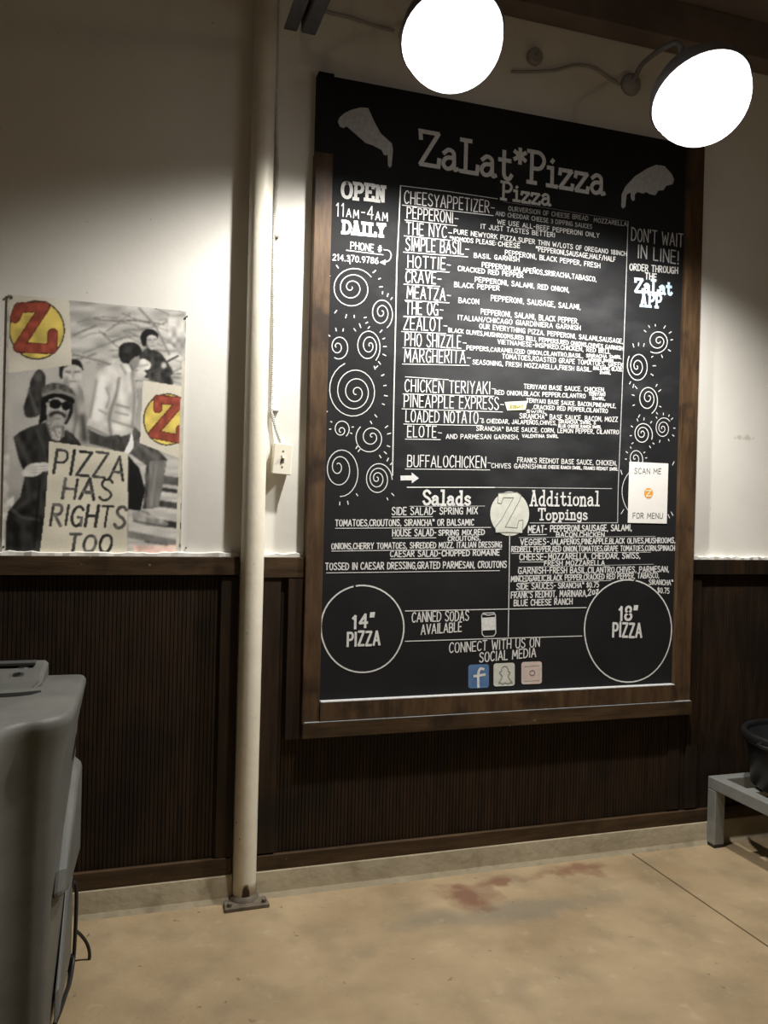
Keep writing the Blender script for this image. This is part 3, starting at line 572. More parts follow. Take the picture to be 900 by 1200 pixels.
# ------------------------------------------------------------------ poster (a black and white photograph with painted patches)
NX, NZ = 230, 340
X0, X1, Z0, Z1 = -0.374, 0.236, 1.306, 2.212
gx, gz = np.meshgrid(np.linspace(X0, X1, NX), np.linspace(Z0, Z1, NZ))
P3 = np.stack([gx.ravel()-CAM[0], np.full(gx.size, WALL-.006)-CAM[1], gz.ravel()-CAM[2]], 1)
dep = P3 @ _f; PU = (450+FPX*(P3 @ CR)/dep)*3.528; PV = ((600-FPX*(P3 @ CU)/dep)-330)*3.529     # the print's own layout
rng = np.random.default_rng(3)
def vnoise(sx, sy, seed):
    g = np.random.default_rng(seed).random((64, 64)); a = PU/sx; b = PV/sy
    i = np.floor(a).astype(int); j = np.floor(b).astype(int); fa = a-i; fb = b-j; fa = fa*fa*(3-2*fa); fb = fb*fb*(3-2*fb)
    G = lambda p, q_: g[p % 64, q_ % 64]
    return (G(i, j)*(1-fa)+G(i+1, j)*fa)*(1-fb)+(G(i, j+1)*(1-fa)+G(i+1, j+1)*fa)*fb
IMG = np.full((PU.size, 3), 0.56)
def g3(c): return np.array(c if hasattr(c, '__len__') else (c, c*.985, c*.95))
def pin(poly):
    m_ = np.zeros(PU.size, bool); n = len(poly)
    for i in range(n):
        (xa, ya), (xb, yb) = poly[i], poly[(i+1) % n]
        if ya == yb: continue
        m_ ^= ((ya > PV) != (yb > PV)) & (PU < (xb-xa)*(PV-ya)/(yb-ya)+xa)
    return m_
def fill(mask, c, amp=.12, sx=18, sy=22, seed=1):
    IMG[mask] = (g3(c)[None]*(1-amp+2*amp*vnoise(sx, sy, seed)[:, None]))[mask]
def poly(p, c, **k): fill(pin([tuple(q) for q in spline(p+[p[0]], 3)[:-1]] if k.pop('sm', False) else p), c, **k)
def ell(cx, cy, rx, ry, c, **k): fill(((PU-cx)/rx)**2+((PV-cy)/ry)**2 < 1, c, **k)
def soft(pts, wd, c, k=.7):
    d = np.full(PU.size, 1e9)
    for (xa, ya), (xb, yb) in zip(pts[:-1], pts[1:]):
        L = (xb-xa)**2+(yb-ya)**2+1e-9; t = np.clip(((PU-xa)*(xb-xa)+(PV-ya)*(yb-ya))/L, 0, 1)
        d = np.minimum(d, np.hypot(PU-xa-t*(xb-xa), PV-ya-t*(yb-ya)))
    a = (k*np.clip(1-d/wd, 0, 1)**1.3)[:, None]; IMG[:] = IMG*(1-a)+g3(c)[None]*a
def blob(cx, cy, rx, ry, c, k=.8):
    e = ((PU-cx)/rx)**2+((PV-cy)/ry)**2; a = (k*np.clip(1.25-e, 0, 1))[:, None]; IMG[:] = IMG*(1-a)+g3(c)[None]*a
def blur(n):
    A_ = IMG.reshape(NZ, NX, 3)
    for _ in range(n):
        B_ = A_.copy(); B_[1:-1, 1:-1] = (A_[1:-1, 1:-1]*4+A_[:-2, 1:-1]+A_[2:, 1:-1]+A_[1:-1, :-2]+A_[1:-1, 2:])/8; A_ = B_
    IMG[:] = A_.reshape(-1, 3)
def stroke(pts, wd, c, amp=.1, seed=2, clip=None):
    d = np.full(PU.size, 1e9)
    for (xa, ya), (xb, yb) in zip(pts[:-1], pts[1:]):
        L = (xb-xa)**2+(yb-ya)**2+1e-9; t = np.clip(((PU-xa)*(xb-xa)+(PV-ya)*(yb-ya))/L, 0, 1)
        d = np.minimum(d, np.hypot(PU-xa-t*(xb-xa), PV-ya-t*(yb-ya)))
    m_ = d < wd/2
    if clip is not None: m_ &= clip
    fill(m_, c, amp=amp, seed=seed)
# background: pale winter branches, wall, steps
fill(PV < 440, .60, amp=.18, sx=60, sy=22, seed=4); fill(PV >= 440, .55, amp=.1, sx=60, sy=60, seed=5)
for k in range(46):
    x = rng.uniform(280, 740); y = rng.uniform(90, 420); L = rng.uniform(60, 190); a = rng.normal(0.08, .35)
    p = [(x, y), (x+L*.5*math.cos(a), y+L*.5*math.sin(a)+rng.uniform(-14, 14)), (x+L*math.cos(a), y+L*math.sin(a))]
    stroke([tuple(q) for q in spline(p, 4)], rng.uniform(2.5, 5), rng.uniform(.32, .46))
stroke([(575, 110), (640, 180), (700, 300)], 9, .42)
poly([(690, 140), (775, 130), (768, 330), (700, 250)], .55, amp=.3)
poly([(20, 370), (300, 345), (400, 330), (380, 600), (30, 700)], .60, amp=.06, sx=90, sy=90)
stroke([(300, 300), (420, 330), (560, 380), (760, 400)], 8, .42)
poly([(530, 700), (760, 720), (738, 1135), (530, 1135)], .62, amp=.1, sx=60, sy=14)
for y0, hh, c in ((800, 34, .30), (850, 16, .2), (905, 26, .24), (985, 26, .2), (1075, 12, .3)):
    poly([(600, y0-8), (752, y0+12), (750, y0+12+hh), (600, y0-8+hh)], c, amp=.2)
poly([(530, 1030), (738, 1070), (738, 1095), (530, 1060)], .42); poly([(545, 1090), (735, 1090), (735, 1135), (560, 1135)], (.72, .62, .58))
poly([(0, 690), (40, 700), (30, 1100), (0, 1110)], .62, amp=.2)
poly([(5, 930), (60, 880), (50, 1000), (20, 1120), (0, 1130)], .70)
blur(2)
# far dark figure, woman behind
poly([(96, 520), (118, 450), (130, 400), (160, 362), (188, 390), (185, 440), (200, 480), (165, 550), (110, 560)], .20, sm=True, amp=.45, sx=22); blob(160, 395, 18, 22, .34); soft([(120, 450), (150, 540)], 14, .38)
poly([(205, 430), (270, 400), (330, 430), (352, 500), (345, 600), (330, 690), (230, 640)], .52, sm=True, amp=.22, sx=26, sy=40)
soft([(340, 560), (350, 650)], 26, .12); soft([(300, 460), (318, 560), (300, 640)], 14, .34); soft([(275, 450), (282, 540)], 12, .68)
poly([(245, 352), (275, 325), (320, 322), (342, 350), (336, 385), (300, 345), (262, 360), (258, 400), (246, 392)], .13, sm=True); poly([(262, 358), (300, 342), (338, 360), (338, 400), (322, 432), (300, 440), (276, 424), (263, 395)], .64, sm=True, amp=.08)
soft([(272, 372), (290, 374)], 8, .2); soft([(310, 374), (328, 372)], 8, .2); soft([(301, 380), (303, 398)], 7, .46); soft([(292, 412), (314, 412)], 6, .3); blob(275, 415, 14, 26, .42, .6)
# guitarist
poly([(578, 300), (604, 278), (640, 284), (668, 300), (700, 345), (716, 372), (705, 392), (718, 420), (690, 425), (600, 395), (575, 350)], .22, sm=True, amp=.45, sx=14, sy=16)
poly([(584, 250), (582, 222), (600, 200), (630, 198), (652, 214), (652, 236), (640, 222), (616, 226), (604, 262), (592, 268)], .08, sm=True, amp=.3)
poly([(606, 232), (622, 220), (646, 226), (650, 248), (640, 272), (624, 282), (608, 262)], .62, sm=True, amp=.1); soft([(612, 240), (624, 241)], 5, .22); soft([(636, 240), (646, 239)], 5, .25); soft([(630, 246), (632, 256)], 5, .45); soft([(624, 267), (640, 266)], 4, .3); soft([(604, 262), (616, 284)], 10, .2)
poly([(562, 335), (590, 318), (622, 335), (618, 362), (580, 366), (566, 356)], .70, sm=True); soft([(570, 350), (612, 344)], 7, .45); stroke([(600, 374), (660, 347), (736, 307)], 7, .2); blob(678, 346, 13, 15, .74); poly([(552, 375), (590, 366), (606, 384), (580, 398), (560, 392)], .68, sm=True)
# man in the pale jacket, seen from behind
poly([(548, 590), (600, 645), (640, 680), (690, 735), (680, 800), (672, 850), (655, 935), (590, 940), (598, 860), (605, 760), (540, 712), (370, 670), (362, 590)], .27, amp=.28, sx=16, sy=30)
poly([(618, 742), (688, 738), (672, 850), (655, 935), (604, 935), (612, 850)], .40, amp=.16, sx=12, sy=60); soft([(560, 660), (650, 735)], 20, .44, .6); soft([(645, 760), (628, 920)], 12, .52, .6)
poly([(530, 720), (575, 770), (600, 860), (580, 950), (530, 940)], .10)
poly([(392, 400), (412, 366), (440, 350), (470, 338), (492, 320), (530, 345), (548, 380), (560, 430), (568, 500), (560, 560), (556, 600), (530, 632), (445, 642), (360, 604), (372, 560), (388, 500)], .66, sm=True, amp=.14, sx=30, sy=40, seed=11)
soft([(425, 400), (415, 470), (400, 560)], 34, .84, .7); soft([(470, 370), (505, 420), (500, 480)], 30, .80, .6); soft([(440, 590), (500, 610)], 22, .78, .6)
for p, wd, c in (([(492, 400), (480, 470), (462, 520), (452, 570), (458, 630)], 12, .34), ([(440, 440), (452, 480), (440, 520)], 9, .44), ([(545, 380), (556, 480), (548, 600)], 14, .40), ([(480, 508), (532, 522)], 8, .36), ([(478, 540), (530, 552)], 7, .40), ([(398, 410), (388, 470), (372, 560)], 10, .46), ([(465, 575), (550, 602)], 9, .42), ([(500, 345), (520, 380)], 10, .42), ([(410, 530), (440, 548)], 8, .46), ([(365, 600), (450, 640)], 9, .36)):
    soft([tuple(q) for q in spline(p, 5)], wd, c, .8)
poly([(490, 300), (494, 268), (520, 252), (560, 254), (582, 275), (584, 300), (560, 312), (540, 335), (505, 335)], .14, sm=True, amp=.35, sx=10, sy=10); blob(528, 280, 22, 16, .26, .7); poly([(536, 330), (560, 310), (578, 318), (572, 345), (552, 366), (538, 352)], .48, sm=True); soft([(540, 345), (548, 365)], 8, .25)
poly([(452, 638), (492, 634), (506, 662), (500, 700), (478, 706), (458, 680)], .22, sm=True, amp=.4, sx=9); poly([(545, 618), (551, 660), (550, 690), (528, 716), (512, 708), (535, 660)], .88)
poly([(548, 955), (575, 945), (610, 952), (640, 975), (690, 993), (686, 1012), (600, 1008), (552, 988)], .50, sm=True, amp=.2); soft([(552, 990), (688, 1014)], 7, .2); soft([(580, 955), (620, 975)], 8, .7, .5)
# man with cap, dark glasses and moustache
poly([(56, 645), (80, 622), (125, 600), (185, 582), (250, 600), (300, 630), (335, 672), (330, 700), (205, 720), (190, 1000), (165, 1122), (22, 1122), (24, 1000), (34, 950), (84, 890), (104, 800), (76, 730)], .165, amp=.42, sx=24, sy=34)
soft([(70, 650), (110, 730), (125, 760)], 22, .30, .7); soft([(150, 610), (180, 680), (190, 740)], 12, .30, .7); soft([(110, 820), (120, 900), (60, 950)], 20, .30, .6); soft([(40, 935), (90, 975), (160, 985)], 12, .36, .7); soft([(165, 820), (150, 1000), (140, 1100)], 8, .06, .9); soft([(270, 620), (315, 665)], 14, .30, .6); soft([(60, 1000), (70, 1100)], 26, .06, .7)
poly([(184, 575), (205, 560), (270, 585), (266, 640), (240, 662), (210, 650)], .56, amp=.35, sx=7, sy=7); soft([(190, 580), (212, 650)], 9, .2); soft([(262, 600), (255, 655)], 9, .2)
poly([(168, 500), (180, 470), (200, 490), (196, 560), (182, 575), (160, 590), (168, 540)], .10, sm=True, amp=.4); poly([(276, 510), (300, 500), (300, 540), (285, 575), (268, 590)], .12, sm=True, amp=.4)
poly([(190, 500), (240, 478), (286, 500), (284, 545), (268, 580), (240, 602), (212, 590), (194, 560)], .58, sm=True, amp=.07); blob(212, 560, 16, 30, .40, .7); blob(272, 555, 9, 26, .42, .7); soft([(247, 515), (252, 536)], 7, .72, .7)
poly([(168, 480), (175, 440), (215, 418), (262, 424), (305, 455), (312, 482), (290, 478), (240, 458), (190, 470)], .34, sm=True, amp=.35, sx=14, sy=10); soft([(178, 470), (235, 448), (306, 474)], 9, .58); poly([(176, 492), (200, 468), (245, 462), (300, 482), (308, 502), (285, 500), (240, 478), (200, 488)], .07, sm=True)
ell(228, 506, 24, 20, .05); ell(273, 514, 17, 18, .06); blob(222, 500, 8, 6, .22, .6); stroke([(192, 494), (290, 510)], 4, .06); soft([(208, 552), (222, 542), (240, 540), (258, 547), (266, 556)], 11, .06, 1); soft([(228, 566), (250, 567)], 6, .32); soft([(225, 600), (255, 600)], 12, .36)
poly([(88, 790), (105, 768), (130, 752), (192, 748), (206, 762), (200, 782), (180, 784), (160, 800), (130, 808), (98, 806)], .70, sm=True, amp=.08)
for yy in (764, 776, 788): soft([(135, yy+3), (196, yy-2)], 4, .42)
blur(2)
IMG[:] = np.clip((IMG-.45)*1.22+.50, .03, .95)
# placard
plac = [(203, 660), (420, 690), (528, 708), (525, 1128), (164, 1122), (185, 960), (197, 800)]
poly(plac, (.80, .775, .70), amp=.07, sx=120, sy=60, seed=9)
PM = pin(plac) | pin([(500, 680), (535, 700), (535, 1130), (500, 1130)])
def brush(txt, u0, v0, u1, v1, h, wd):
    st_, W_ = text_strokes(txt, 'h', .2, .03)
    for i, s_ in enumerate(st_):
        stroke([(u0+(u1-u0)*a/W_+b*h*.16, v0+(v1-v0)*a/W_-b*h) for a, b in s_], wd*rng.uniform(.75, 1.15), rng.uniform(.17, .36), amp=.35, seed=int(rng.integers(90)))
brush('PIZZA', 222, 790, 508, 822, 98, 13); brush('HAS', 258, 895, 456, 905, 82, 12.5); brush('RIGHTS', 208, 1005, 512, 1018, 84, 12); brush('TOO', 278, 1116, 456, 1118, 70, 12.5)
# pasted sheets with a red Z on a yellow disc
def emblem(sheet, cx, cy, rx, ry, zs, wd, clip):
    sm_ = pin(sheet); fill(sm_, (.80, .775, .71), amp=.05, sx=90, sy=90, seed=7)
    cm = sm_ & clip
    e = ((PU-cx)/rx)**2+((PV-cy)/ry)**2
    fill((e < 1.0) & cm, (.26, .24, .19), amp=.2); fill((e < .90) & cm, (.80, .71, .36), amp=.16, sx=40, sy=30, seed=8)
    stroke(zs, wd+8, (.34, .17, .13), clip=cm); stroke(zs, wd, (.56, .27, .21), amp=.2, clip=cm)
emblem([(38, 52), (286, 72), (297, 345), (34, 378)], 152, 200, 116, 123, [(62, 150), (78, 108), (185, 104), (75, 272), (215, 278), (218, 215)], 36, PU > 40)
emblem([(592, 408), (772, 436), (752, 735), (578, 668)], 692, 570, 100, 108, [(652, 525), (652, 486), (748, 496), (632, 630), (744, 652), (746, 612)], 30, PU < 759)
poly([(752, 330), (778, 325), (738, 1135), (726, 1135)], (.74, .715, .65), amp=.05); ell(45, 65, 7, 9, .25)
IMG *= (0.97+.06*rng.random(PU.size))[:, None]
A2 = IMG.reshape(NZ, NX, 3)
for _ in range(1):
    B2 = A2.copy(); B2[1:-1, 1:-1] = (A2[1:-1, 1:-1]*4+A2[:-2, 1:-1]+A2[2:, 1:-1]+A2[1:-1, :-2]+A2[1:-1, 2:])/8; A2 = B2
lin = np.clip(A2.reshape(-1, 3)*1.09, 0, .95)**2.2
ps = thing('poster', 'black and white photo poster of men with a hand-lettered placard and red letter patches', 'poster', ((X0+X1)/2, WALL, Z0))
wave = WALL-.004-.0022*np.sin(gx*17)*np.sin(gz*9+1)
idx = np.arange(NX*NZ).reshape(NZ, NX)
quads = np.stack([idx[:-1, :-1], idx[:-1, 1:], idx[1:, 1:], idx[1:, :-1]], -1).reshape(-1, 4)
me = bpy.data.meshes.new('printed_sheet')
me.from_pydata(np.stack([gx.ravel()-ps.location.x, wave.ravel()-ps.location.y, gz.ravel()-ps.location.z], 1).tolist(), [], quads.tolist())
ca = me.color_attributes.new('print', 'FLOAT_COLOR', 'POINT')
ca.data.foreach_set('color', np.concatenate([lin, np.ones((lin.shape[0], 1))], 1).astype(np.float32).ravel())
pm = bpy.data.materials.new('poster_print'); pm.use_nodes = True; MATS['poster_print'] = pm
at_ = pm.node_tree.nodes.new('ShaderNodeAttribute'); at_.attribute_name = 'print'
pb = pm.node_tree.nodes['Principled BSDF']; pb.inputs['Roughness'].default_value = 0.5
pm.node_tree.links.new(at_.outputs['Color'], pb.inputs['Base Color'])
me.materials.append(pm); po = bpy.data.objects.new('printed_sheet', me); COL.objects.link(po); po.parent = ps
for p in me.polygons: p.use_smooth = True
for u, v in ((11, 347), (219, 371), (4, 641)):
    p = at(u, v, WALL-.008); MB().lathe([(.0001, -.003), (.004, -.002), (.004, .001), (.0001, .001)], 10, Matrix.Translation(Vector(p)) @ Matrix.Rotation(R(90), 4, 'X')).build('pin', 'screw_metal', ps)
p = at(218, 642, WALL-.002); tag(MB().lathe([(.0001, -.004), (.003, -.003), (.003, .002), (.0001, .002)], 10, Matrix.Translation(Vector(p)) @ Matrix.Rotation(R(90), 4, 'X')).build('nail', 'dark_steel'), 'small dark nail in the plaster beside the poster', 'nail')

# ------------------------------------------------------------------ steel pole
PXC, PYC, PR = 0.497, -0.026, 0.0435
pole = thing('pole', 'cream painted round steel pole with chipped paint standing against the wall', 'pole', (PXC, PYC, 0))
rings = []
for k in range(61):
    z = 0.02+k*(ZC-0.02)/60; rr = PR*(1+random.uniform(-.006, .006)); rings.append((rr, z))
MB().lathe([(a, b) for a, b in rings], 40, Matrix.Translation((PXC, PYC, 0)), cap=True).build('pipe', 'pole_paint', pole, smooth=True)
bpl = MB().prism([(-0.078+PXC, -.036), (-0.082+PXC, -.108), (0.084+PXC, -.104), (0.08+PXC, -.036)], 'z', 0.0, 0.014).build('base_plate', 'rusty_steel', pole, bevel=.002)
MB().lathe([(PR+.012, .014), (PR+.009, .022), (PR, .032)], 32, Matrix.Translation((PXC, PYC, 0))).build('weld_bead', 'rusty_steel', pole, smooth=True)
for dx, dy in ((-.062, -.062), (.066, -.058)):
    MB().lathe([(.0001, .026), (.009, .026), (.009, .014)], 6, Matrix.Translation((PXC+dx, PYC+dy, 0))).build('bolt', 'rusty_steel', bpl)

# ------------------------------------------------------------------ light switch and its conduit
sw0 = at(331, 538, -0.035)
sw = thing('light_switch', 'ivory toggle light switch on a raised box beside the pole', 'light switch', (sw0[0], WALL, sw0[2]-.06))
T = Matrix.Translation(Vector(sw0)) @ Matrix.Rotation(R(3), 4, 'Y')
def tbox(x0, x1, y0, y1, z0, z1, M_=T):
    b = MB().box(x0, x1, y0, y1, z0, z1); b.v = [tuple(M_ @ Vector(p)) for p in b.v]; return b
tbox(-.033, .033, 0, .054, -.054, .054).build('box', 'ivory_plastic', sw, bevel=.003)
plate = tbox(-.036, .036, -.006, 0, -.059, .059).build('cover_plate', 'ivory_plastic', sw, bevel=.004)
tbox(-.006, .006, -.0075, -.004, -.014, .014).build('slot', 'ink_grey', plate)
b = tbox(-.0042, .0042, -.018, .002, -.004, .006, T @ Matrix.Rotation(R(-25), 4, 'X')); b.build('toggle', 'ivory_plastic', plate, bevel=.001)
for dz in (-.03, .03):
    MB().lathe([(.0001, .0015), (.0032, .001), (.0034, 0)], 10, T @ Matrix.Translation((0, -.0062, dz)) @ Matrix.Rotation(R(90), 4, 'X')).build('screw', 'screw_metal', plate)
path = [at(*q, WALL-.012) for q in ((325.5, -45), (325.5, 0), (324.5, 40), (323.5, 90), (323, 140), (324, 175), (324.6, 200), (322.6, 235), (320.6, 270), (320.6, 330), (320.6, 400), (319, 450), (318, 478))]
path += [at(320.5, 492, WALL-.014), at(324, 505, WALL-.02), at(329, 519, WALL-.03)]
sp = spline([tuple(p) for p in path], 40); L = [0]
for a, b in zip(sp[:-1], sp[1:]): L.append(L[-1]+np.linalg.norm(b-a))
n = int(L[-1]/.0038); rs = np.linspace(0, L[-1], n); cp = np.stack([np.interp(rs, L, [p[i] for p in sp]) for i in range(3)], 1)
cond = thing('flexible_conduit', 'thin ribbed metal conduit running down the wall beside the pole to the switch', 'conduit', (cp[-1][0], WALL, cp[-1][2]))
MB().tube([tuple(p) for p in cp], [.0072 if i % 2 else .0056 for i in range(n)], 8).build('ribbed_tube', 'conduit_metal', cond)
for u, v in ((322, 482), (323, 278)):
    p = at(u, v, WALL); MB().box(p[0]-.008, p[0]+.012, WALL-.02, WALL-.0005, p[2]-.004, p[2]+.004).build('strap', 'screw_metal', cond, bevel=.002)

# ------------------------------------------------------------------ flood lamps over the board
def flood_lamp(px, wall_pt, label, aim, spot_deg, blend, watts, rad):
    c = Vector(at(px[0], px[1], -0.62)); wp = Vector(wall_pt)
    o = thing('flood_lamp', label, 'lamp', wp, 'flood lamps above the menu board')
    M_ = Matrix.Translation(c) @ Vector((0, -.50, -.86)).to_track_quat('-Z', 'Y').to_matrix().to_4x4()
    dome = [(rad*math.sin(R(a)), -rad*math.cos(R(a))) for a in range(1, 99, 7)]
    MB().lathe(dome, 40, M_).build('glowing_dome', 'lamp_glow', o, smooth=True)
    rim = dome[-1]
    sh = [(rim[0]+.006, rim[1]-.012), (rim[0]+.010, rim[1]), (rim[0]-.004, rim[1]+.045), (rim[0]*.72, rim[1]+.105), (.05, rim[1]+.15), (.034, rim[1]+.21), (.001, rim[1]+.212)]
    MB().lathe(sh, 40, M_).build('shade', 'lamp_metal', o, smooth=True)
    inn = [(rim[0]+.003, rim[1]-.010), (rim[0]-.009, rim[1]+.042), (rim[0]*.70, rim[1]+.10), (.03, rim[1]+.142), (.001, rim[1]+.143)]
    MB().lathe(inn, 40, M_).build('reflector', 'reflector_white', o, smooth=True)
    back = M_ @ Vector((0, 0, rim[1]+.20))
    MB().tube([tuple(p) for p in spline([tuple(wp+Vector((0, -.02, 0))), tuple(wp+Vector((0, -.10, .05))), tuple(back+Vector((0, .06, .10))), tuple(back+Vector((0, .01, .04))), tuple(back)], 8)], .011, 10).build('arm', 'lamp_metal', o, smooth=True)
    MB().lathe([(.001, .032), (.03, .03), (.045, .018), (.048, 0), (.001, 0)], 28, Matrix.Translation(wp) @ Matrix.Rotation(R(90), 4, 'X')).build('wall_canopy', 'box_grey', o, smooth=True)
    ld = bpy.data.lights.new('lamp_light', 'SPOT'); ld.energy = watts; ld.spot_size = R(spot_deg); ld.spot_blend = blend; ld.shadow_soft_size = 0.04; ld.color = (1.0, 0.975, 0.93)
    l = bpy.data.objects.new('lamp_light', ld); COL.objects.link(l); l.parent = o; l.location = c-wp
    l.rotation_euler = Vector(aim).to_track_quat('-Z', 'Y').to_euler()
    return o
flood_lamp((530, 44), (1.09, WALL-.001, 3.40), 'glowing round flood lamp over the menu board on the side of the pole', (0.0, 0.12, -1), 146, 0.7, SPOT_W, .165)
p = at(738, 100, WALL)
flood_lamp((821, 112), (p[0], WALL-.001, p[2]), 'glowing round flood lamp over the menu board on the side of the metal bench', (-0.10, 0.02, -1), 138, 0.9, SPOT_W*1.1, .173)
p = at(625, 68, WALL)
jb = thing('junction_box', 'small round grey electrical box on the wall between the two flood lamps', 'junction box', (p[0], WALL, p[2]))
MB().lathe([(.001, .026), (.03, .026), (.034, .022), (.034, 0), (.001, 0)], 24, Matrix.Translation((p[0], WALL-.001, p[2])) @ Matrix.Rotation(R(90), 4, 'X')).build('box_body', 'box_grey', jb)
MB().lathe([(.001, .006), (.006, .005), (.006, 0)], 8, Matrix.Translation((p[0], WALL-.027, p[2])) @ Matrix.Rotation(R(90), 4, 'X')).build('screw', 'screw_metal', jb)
cb = spline([tuple(at(u, v, WALL-.008)) for u, v in ((600, 84), (618, 84), (650, 82), (675, 76), (695, 79), (712, 90), (726, 99))], 6)
tag(MB().tube([tuple(q) for q in cb], .006, 8).build('cable', 'box_grey', smooth=True), 'grey cable sagging along the wall between the two flood lamps', 'cable')
cb = spline([tuple(at(u, v, WALL-.008)) for u, v in ((372, 4), (385, 14), (410, 20), (440, 30), (462, 36))], 6)
tag(MB().tube([tuple(q) for q in cb], .006, 8).build('cable', 'box_grey', smooth=True), 'grey cable on the wall from the steel joist to the flood lamp', 'cable')

# ------------------------------------------------------------------ open-web steel joist under the ceiling
jo = thing('steel_joist', 'dark open-web steel roof joist ending above the menu board', 'joist', (.603, -0.15, 3.23))
for s_, xa, xb in ((1, .545, .592), (-1, .611, .662)):
    xi = xb if s_ == 1 else xa
    MB().box(xa, xb, -5.4, -.15, 3.232, 3.238).build('chord', 'dark_steel', jo)
    MB().box(xi-.003, xi+.003, -5.4, -.15, 3.238, 3.285).build('chord', 'dark_steel', jo)
    MB().box(xa, xb, -5.4, WALL-.002, ZC-.012, ZC-.004).build('top_chord', 'dark_steel', jo)
zz = [(.601, -.01, ZC-.03), (.585, -.19, 3.25)]; y = -.19
for k in range(9): zz += [(.601, y-.28, ZC-.03), (.601, y-.56, 3.25)]; y -= .56
for a, b in zip(zz[:-1], zz[1:]): MB().tube([a, b], .0085, 8).build('web_rod', 'dark_steel', jo)

# ------------------------------------------------------------------ grey machine at the left edge
co = thing('evaporative_cooler', 'grey moulded plastic portable cooler with a black power cord', 'cooler', (-.40, -.75, 0))
plan = spline([(-.076, -.352), (-.084, -.60), (-.094, -.79), (-.112, -.865), (-.155, -.905), (-.205, -.925), (-.238, -.965), (-.252, -1.04), (-.275, -1.15), (-.33, -1.20), (-.55, -1.21), (-.74, -1.18)], 5)
plan = [tuple(p) for p in plan] + [(-.75, -.34), (-.45, -.33), (-.12, -.33), (-.09, -.335)]
PC = (-.42, -.72)
def off(pl, d):
    out = []; n = len(pl)
    for i in range(n):
        a = np.array(pl[i-1]); b = np.array(pl[(i+1) % n]); t = b-a; t = t/np.linalg.norm(t)
        out.append((pl[i][0]+t[1]*d, pl[i][1]-t[0]*d))
    return out
area = sum(plan[i-1][0]*plan[i][1]-plan[i][0]*plan[i-1][1] for i in range(len(plan)))
sg = -1 if area > 0 else 1       # positive distance = inwards
def lvl(d, z): return [(p[0], p[1], z) for p in off(plan, d*sg)]
MB().loft([lvl(.052, .03), lvl(.048, .06), lvl(.042, .25), lvl(.034, .5), lvl(.022, .80), lvl(.004, .895), lvl(0, .915), lvl(0, .930), lvl(.006, .940), lvl(.012, .9435)]).build('body', 'cooler_plastic', co, smooth=50)
# raised housing at the back of the top, with a recess, a hole and a finger slot
hp = [(-.188, -.345), (-.196, -.50), (-.215, -.53), (-.60, -.53), (-.62, -.345)]
def hz(y, k): return .944+(.052*min(1, max(0, (y+.53)/.10)))*k
MB().loft([[(x, y, .934) for x, y in hp], [(x, y, max(.9445, hz(y, .8))) for x, y in hp], [(-.405+(x+.405)*.95, -.43+(y+.43)*.86, hz(y, 1)) for x, y in hp]]).build('top_housing', 'cooler_plastic', co, bevel=.003)
MB().loft([[(-.345, -.362, .990), (-.222, -.362, .990), (-.222, -.41, .990), (-.345, -.41, .990)], [(-.345, -.362, .9975), (-.222, -.362, .9975), (-.222, -.41, .9975), (-.345, -.41, .9975)]]).build('handle_recess', 'box_dark', co)
MB().lathe([(.001, .0015), (.015, .001), (.016, 0)], 20, Matrix.Translation((-.252, -.452, .992))).build('lock_hole', 'black_plastic', co)
sl = [(-.315, -.585), (-.25, -.578), (-.195, -.562), (-.19, -.58), (-.215, -.612), (-.25, -.627), (-.31, -.632)]
MB().prism(sl, 'z', .930, .9446).build('finger_slot', 'black_plastic', co)
# bulges and grip on the side that faces the pole
def bulge(pts, d, name, m_='cooler_plastic', x0=-.118, bev=.012):
    vs = []
    def xr(y): return -.078-(-.352-y)*.042
    inn = [(xr(y)-.035, y, z) for y, z in pts]; cy = sum(p[0] for p in pts)/len(pts); cz = sum(p[1] for p in pts)/len(pts)
    out = [(xr(y)+d, cy+(y-cy)*.93, cz+(z-cz)*.86) for y, z in pts]
    MB().loft([inn, out]).build(name, m_, co, bevel=bev)
bulge([(-.355, .70), (-.43, .69), (-.80, .51), (-.84, .45), (-.70, .40), (-.355, .37)], -.002, 'side_bulge')
bulge([(-.355, .335), (-.46, .33), (-.72, .14), (-.74, .06), (-.355, .05)], -.022, 'side_bulge')
bulge([(-.36, .835), (-.50, .83), (-.58, .72), (-.46, .70), (-.36, .72)], -.021, 'grip_recess', 'black_plastic', bev=.002)
cord = [at(80, 1034, -.40), at(87, 1033, -.345), at(89.5, 1045, -.335), at(89, 1075, -.335), at(87.5, 1105, -.335), at(86, 1125, -.345), level(82, 1150, .006), level(76, 1168, .006), level(70, 1186, .006), level(64, 1200, .006)]
pc = MB().tube([tuple(p) for p in spline([tuple(p) for p in cord], 6)], .0062, 8).build('power_cord', 'cord_rubber', co, smooth=True)
lo_ = [at(88, 1090, -.33), at(95, 1096, -.31), at(102, 1106, -.30), at(105, 1118, -.30), at(103, 1129, -.30), at(97, 1134, -.31), at(88, 1133, -.32)]
MB().tube([tuple(p) for p in spline([tuple(p) for p in lo_], 6)], .0055, 8).build('cord_loop', 'cord_rubber', pc, smooth=True)
p = at(80, 1034, -.38); MB().box(p[0]-.02, p[0]+.016, p[1]-.02, p[1]+.02, p[2]-.012, p[2]+.012).build('cord_plug', 'black_plastic', pc, bevel=.003)
p = at(82, 1128, -.345); MB().box(p[0]-.014, p[0]+.010, p[1]-.012, p[1]+.012, p[2]-.022, p[2]+.024).build('cord_plug', 'black_plastic', pc, bevel=.003)
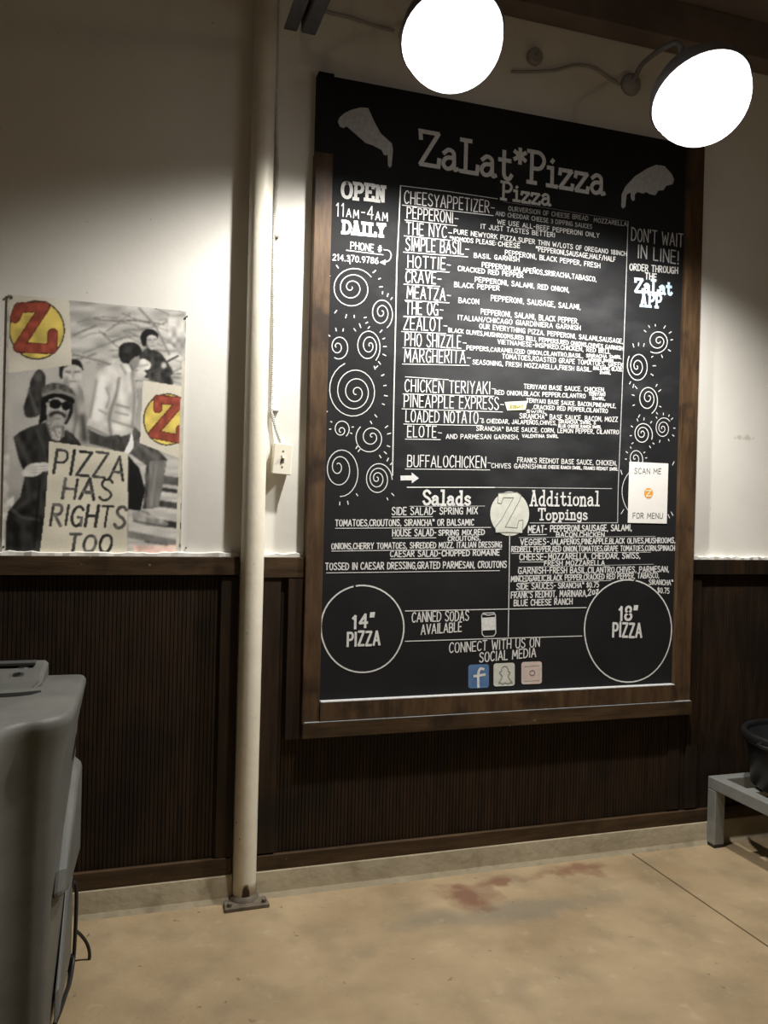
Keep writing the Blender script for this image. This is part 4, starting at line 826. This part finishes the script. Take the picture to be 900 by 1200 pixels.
for x in (-.16, -.66):
    for y in (-.42, -1.08):
        MB().lathe([(.001, -.02), (.022, -.02), (.03, -.012), (.03, .012), (.022, .02), (.001, .02)], 20, Matrix.Translation((x, y, .03)) @ Matrix.Rotation(R(90), 4, 'Y')).build('caster', 'black_plastic', co)

# ------------------------------------------------------------------ metal bench and black tub
be = thing('metal_bench', 'low grey square-tube metal rack standing by the wall under a black tub', 'rack', (3.1, -.45, 0))
bx0, bx1, by0, by1, bz = 2.606, 3.66, -.95, -.022, .312
for x in (bx0, bx1-.054):
    for y in (by0, by1-.054):
        MB().box(x, x+.054, y, y+.054, .012, bz-.054).build('leg', 'bench_metal', be, bevel=.004)
        MB().box(x-.001, x+.055, y-.001, y+.055, 0, .013).build('foot_cap', 'black_plastic', be, bevel=.002)
for x in (bx0, bx1-.054): MB().box(x, x+.054, by0, by1, bz-.054, bz).build('side_rail', 'bench_metal', be, bevel=.004)
for y in (by1-.054, by0): MB().box(bx0+.054, bx1-.054, y, y+.054, bz-.054, bz).build('long_rail', 'bench_metal', be, bevel=.004)
for k in range(3):
    y = by1-.2-.22*k; MB().box(bx0+.054, bx1-.054, y-.025, y+.025, bz-.03, bz-.004).build('cross_bar', 'bench_metal', be, bevel=.003)
tb = thing('storage_tub', 'black round plastic tub resting on the grey metal rack', 'tub', (2.905, -.285, bz))
TM = Matrix.Translation((2.905, -.285, bz))
MB().lathe([(.001, 0.0), (.205, 0.0), (.222, .012), (.244, .215), (.246, .222), (.236, .222), (.214, .02), (.001, .016)], 48, TM).build('tub_body', 'black_plastic', tb, smooth=True)
MB().lathe([(.244, .205), (.262, .205), (.266, .214), (.266, .238), (.260, .246), (.246, .246), (.240, .236), (.240, .222)], 48, TM).build('rim', 'black_plastic', tb, smooth=True)
for a in (200, 20):
    M_ = TM @ Matrix.Rotation(R(a), 4, 'Z')
    h_ = [tuple(M_ @ Vector(q)) for q in ((.262, -.07, .225), (.292, -.065, .224), (.306, -.03, .223), (.306, .03, .223), (.292, .065, .224), (.262, .07, .225))]
    MB().tube([tuple(q) for q in spline(h_, 4)], .008, 8).build('handle', 'black_plastic', tb, smooth=True)
M_ = TM @ Matrix.Rotation(R(238), 4, 'Z') @ Matrix.Translation((.2405, 0, .075)) @ Matrix.Rotation(R(6), 4, 'Y')
b = MB().box(-.001, .002, -.014, .014, -.006, .006); b.v = [tuple(M_ @ Vector(q)) for q in b.v]; b.build('tag', 'paper', tb)

# ------------------------------------------------------------------ unseen ceiling lamps added behind the viewer as warm fill light
for x in (-0.8, 3.0):
    o = thing('ceiling_fill_lamp', 'round added fill lamp on the ceiling across the room ' + ('behind the grey cooler' if x < 0 else 'opposite the metal rack'), 'lamp', (x, -4.3, ZC), 'added room fill lamps')
    MB().lathe([(.001, -.05), (.16, -.05), (.19, -.02), (.19, 0)], 28, Matrix.Translation((x, -4.3, ZC))).build('fill_lamp_bowl', 'reflector_white', o, smooth=True)
    ld = bpy.data.lights.new('lamp_light', 'POINT'); ld.energy = ROOM_FILL_W; ld.shadow_soft_size = .12; ld.color = (1, .83, .6)
    l = bpy.data.objects.new('lamp_light', ld); COL.objects.link(l); l.parent = o; l.location = (0, 0, -.22)
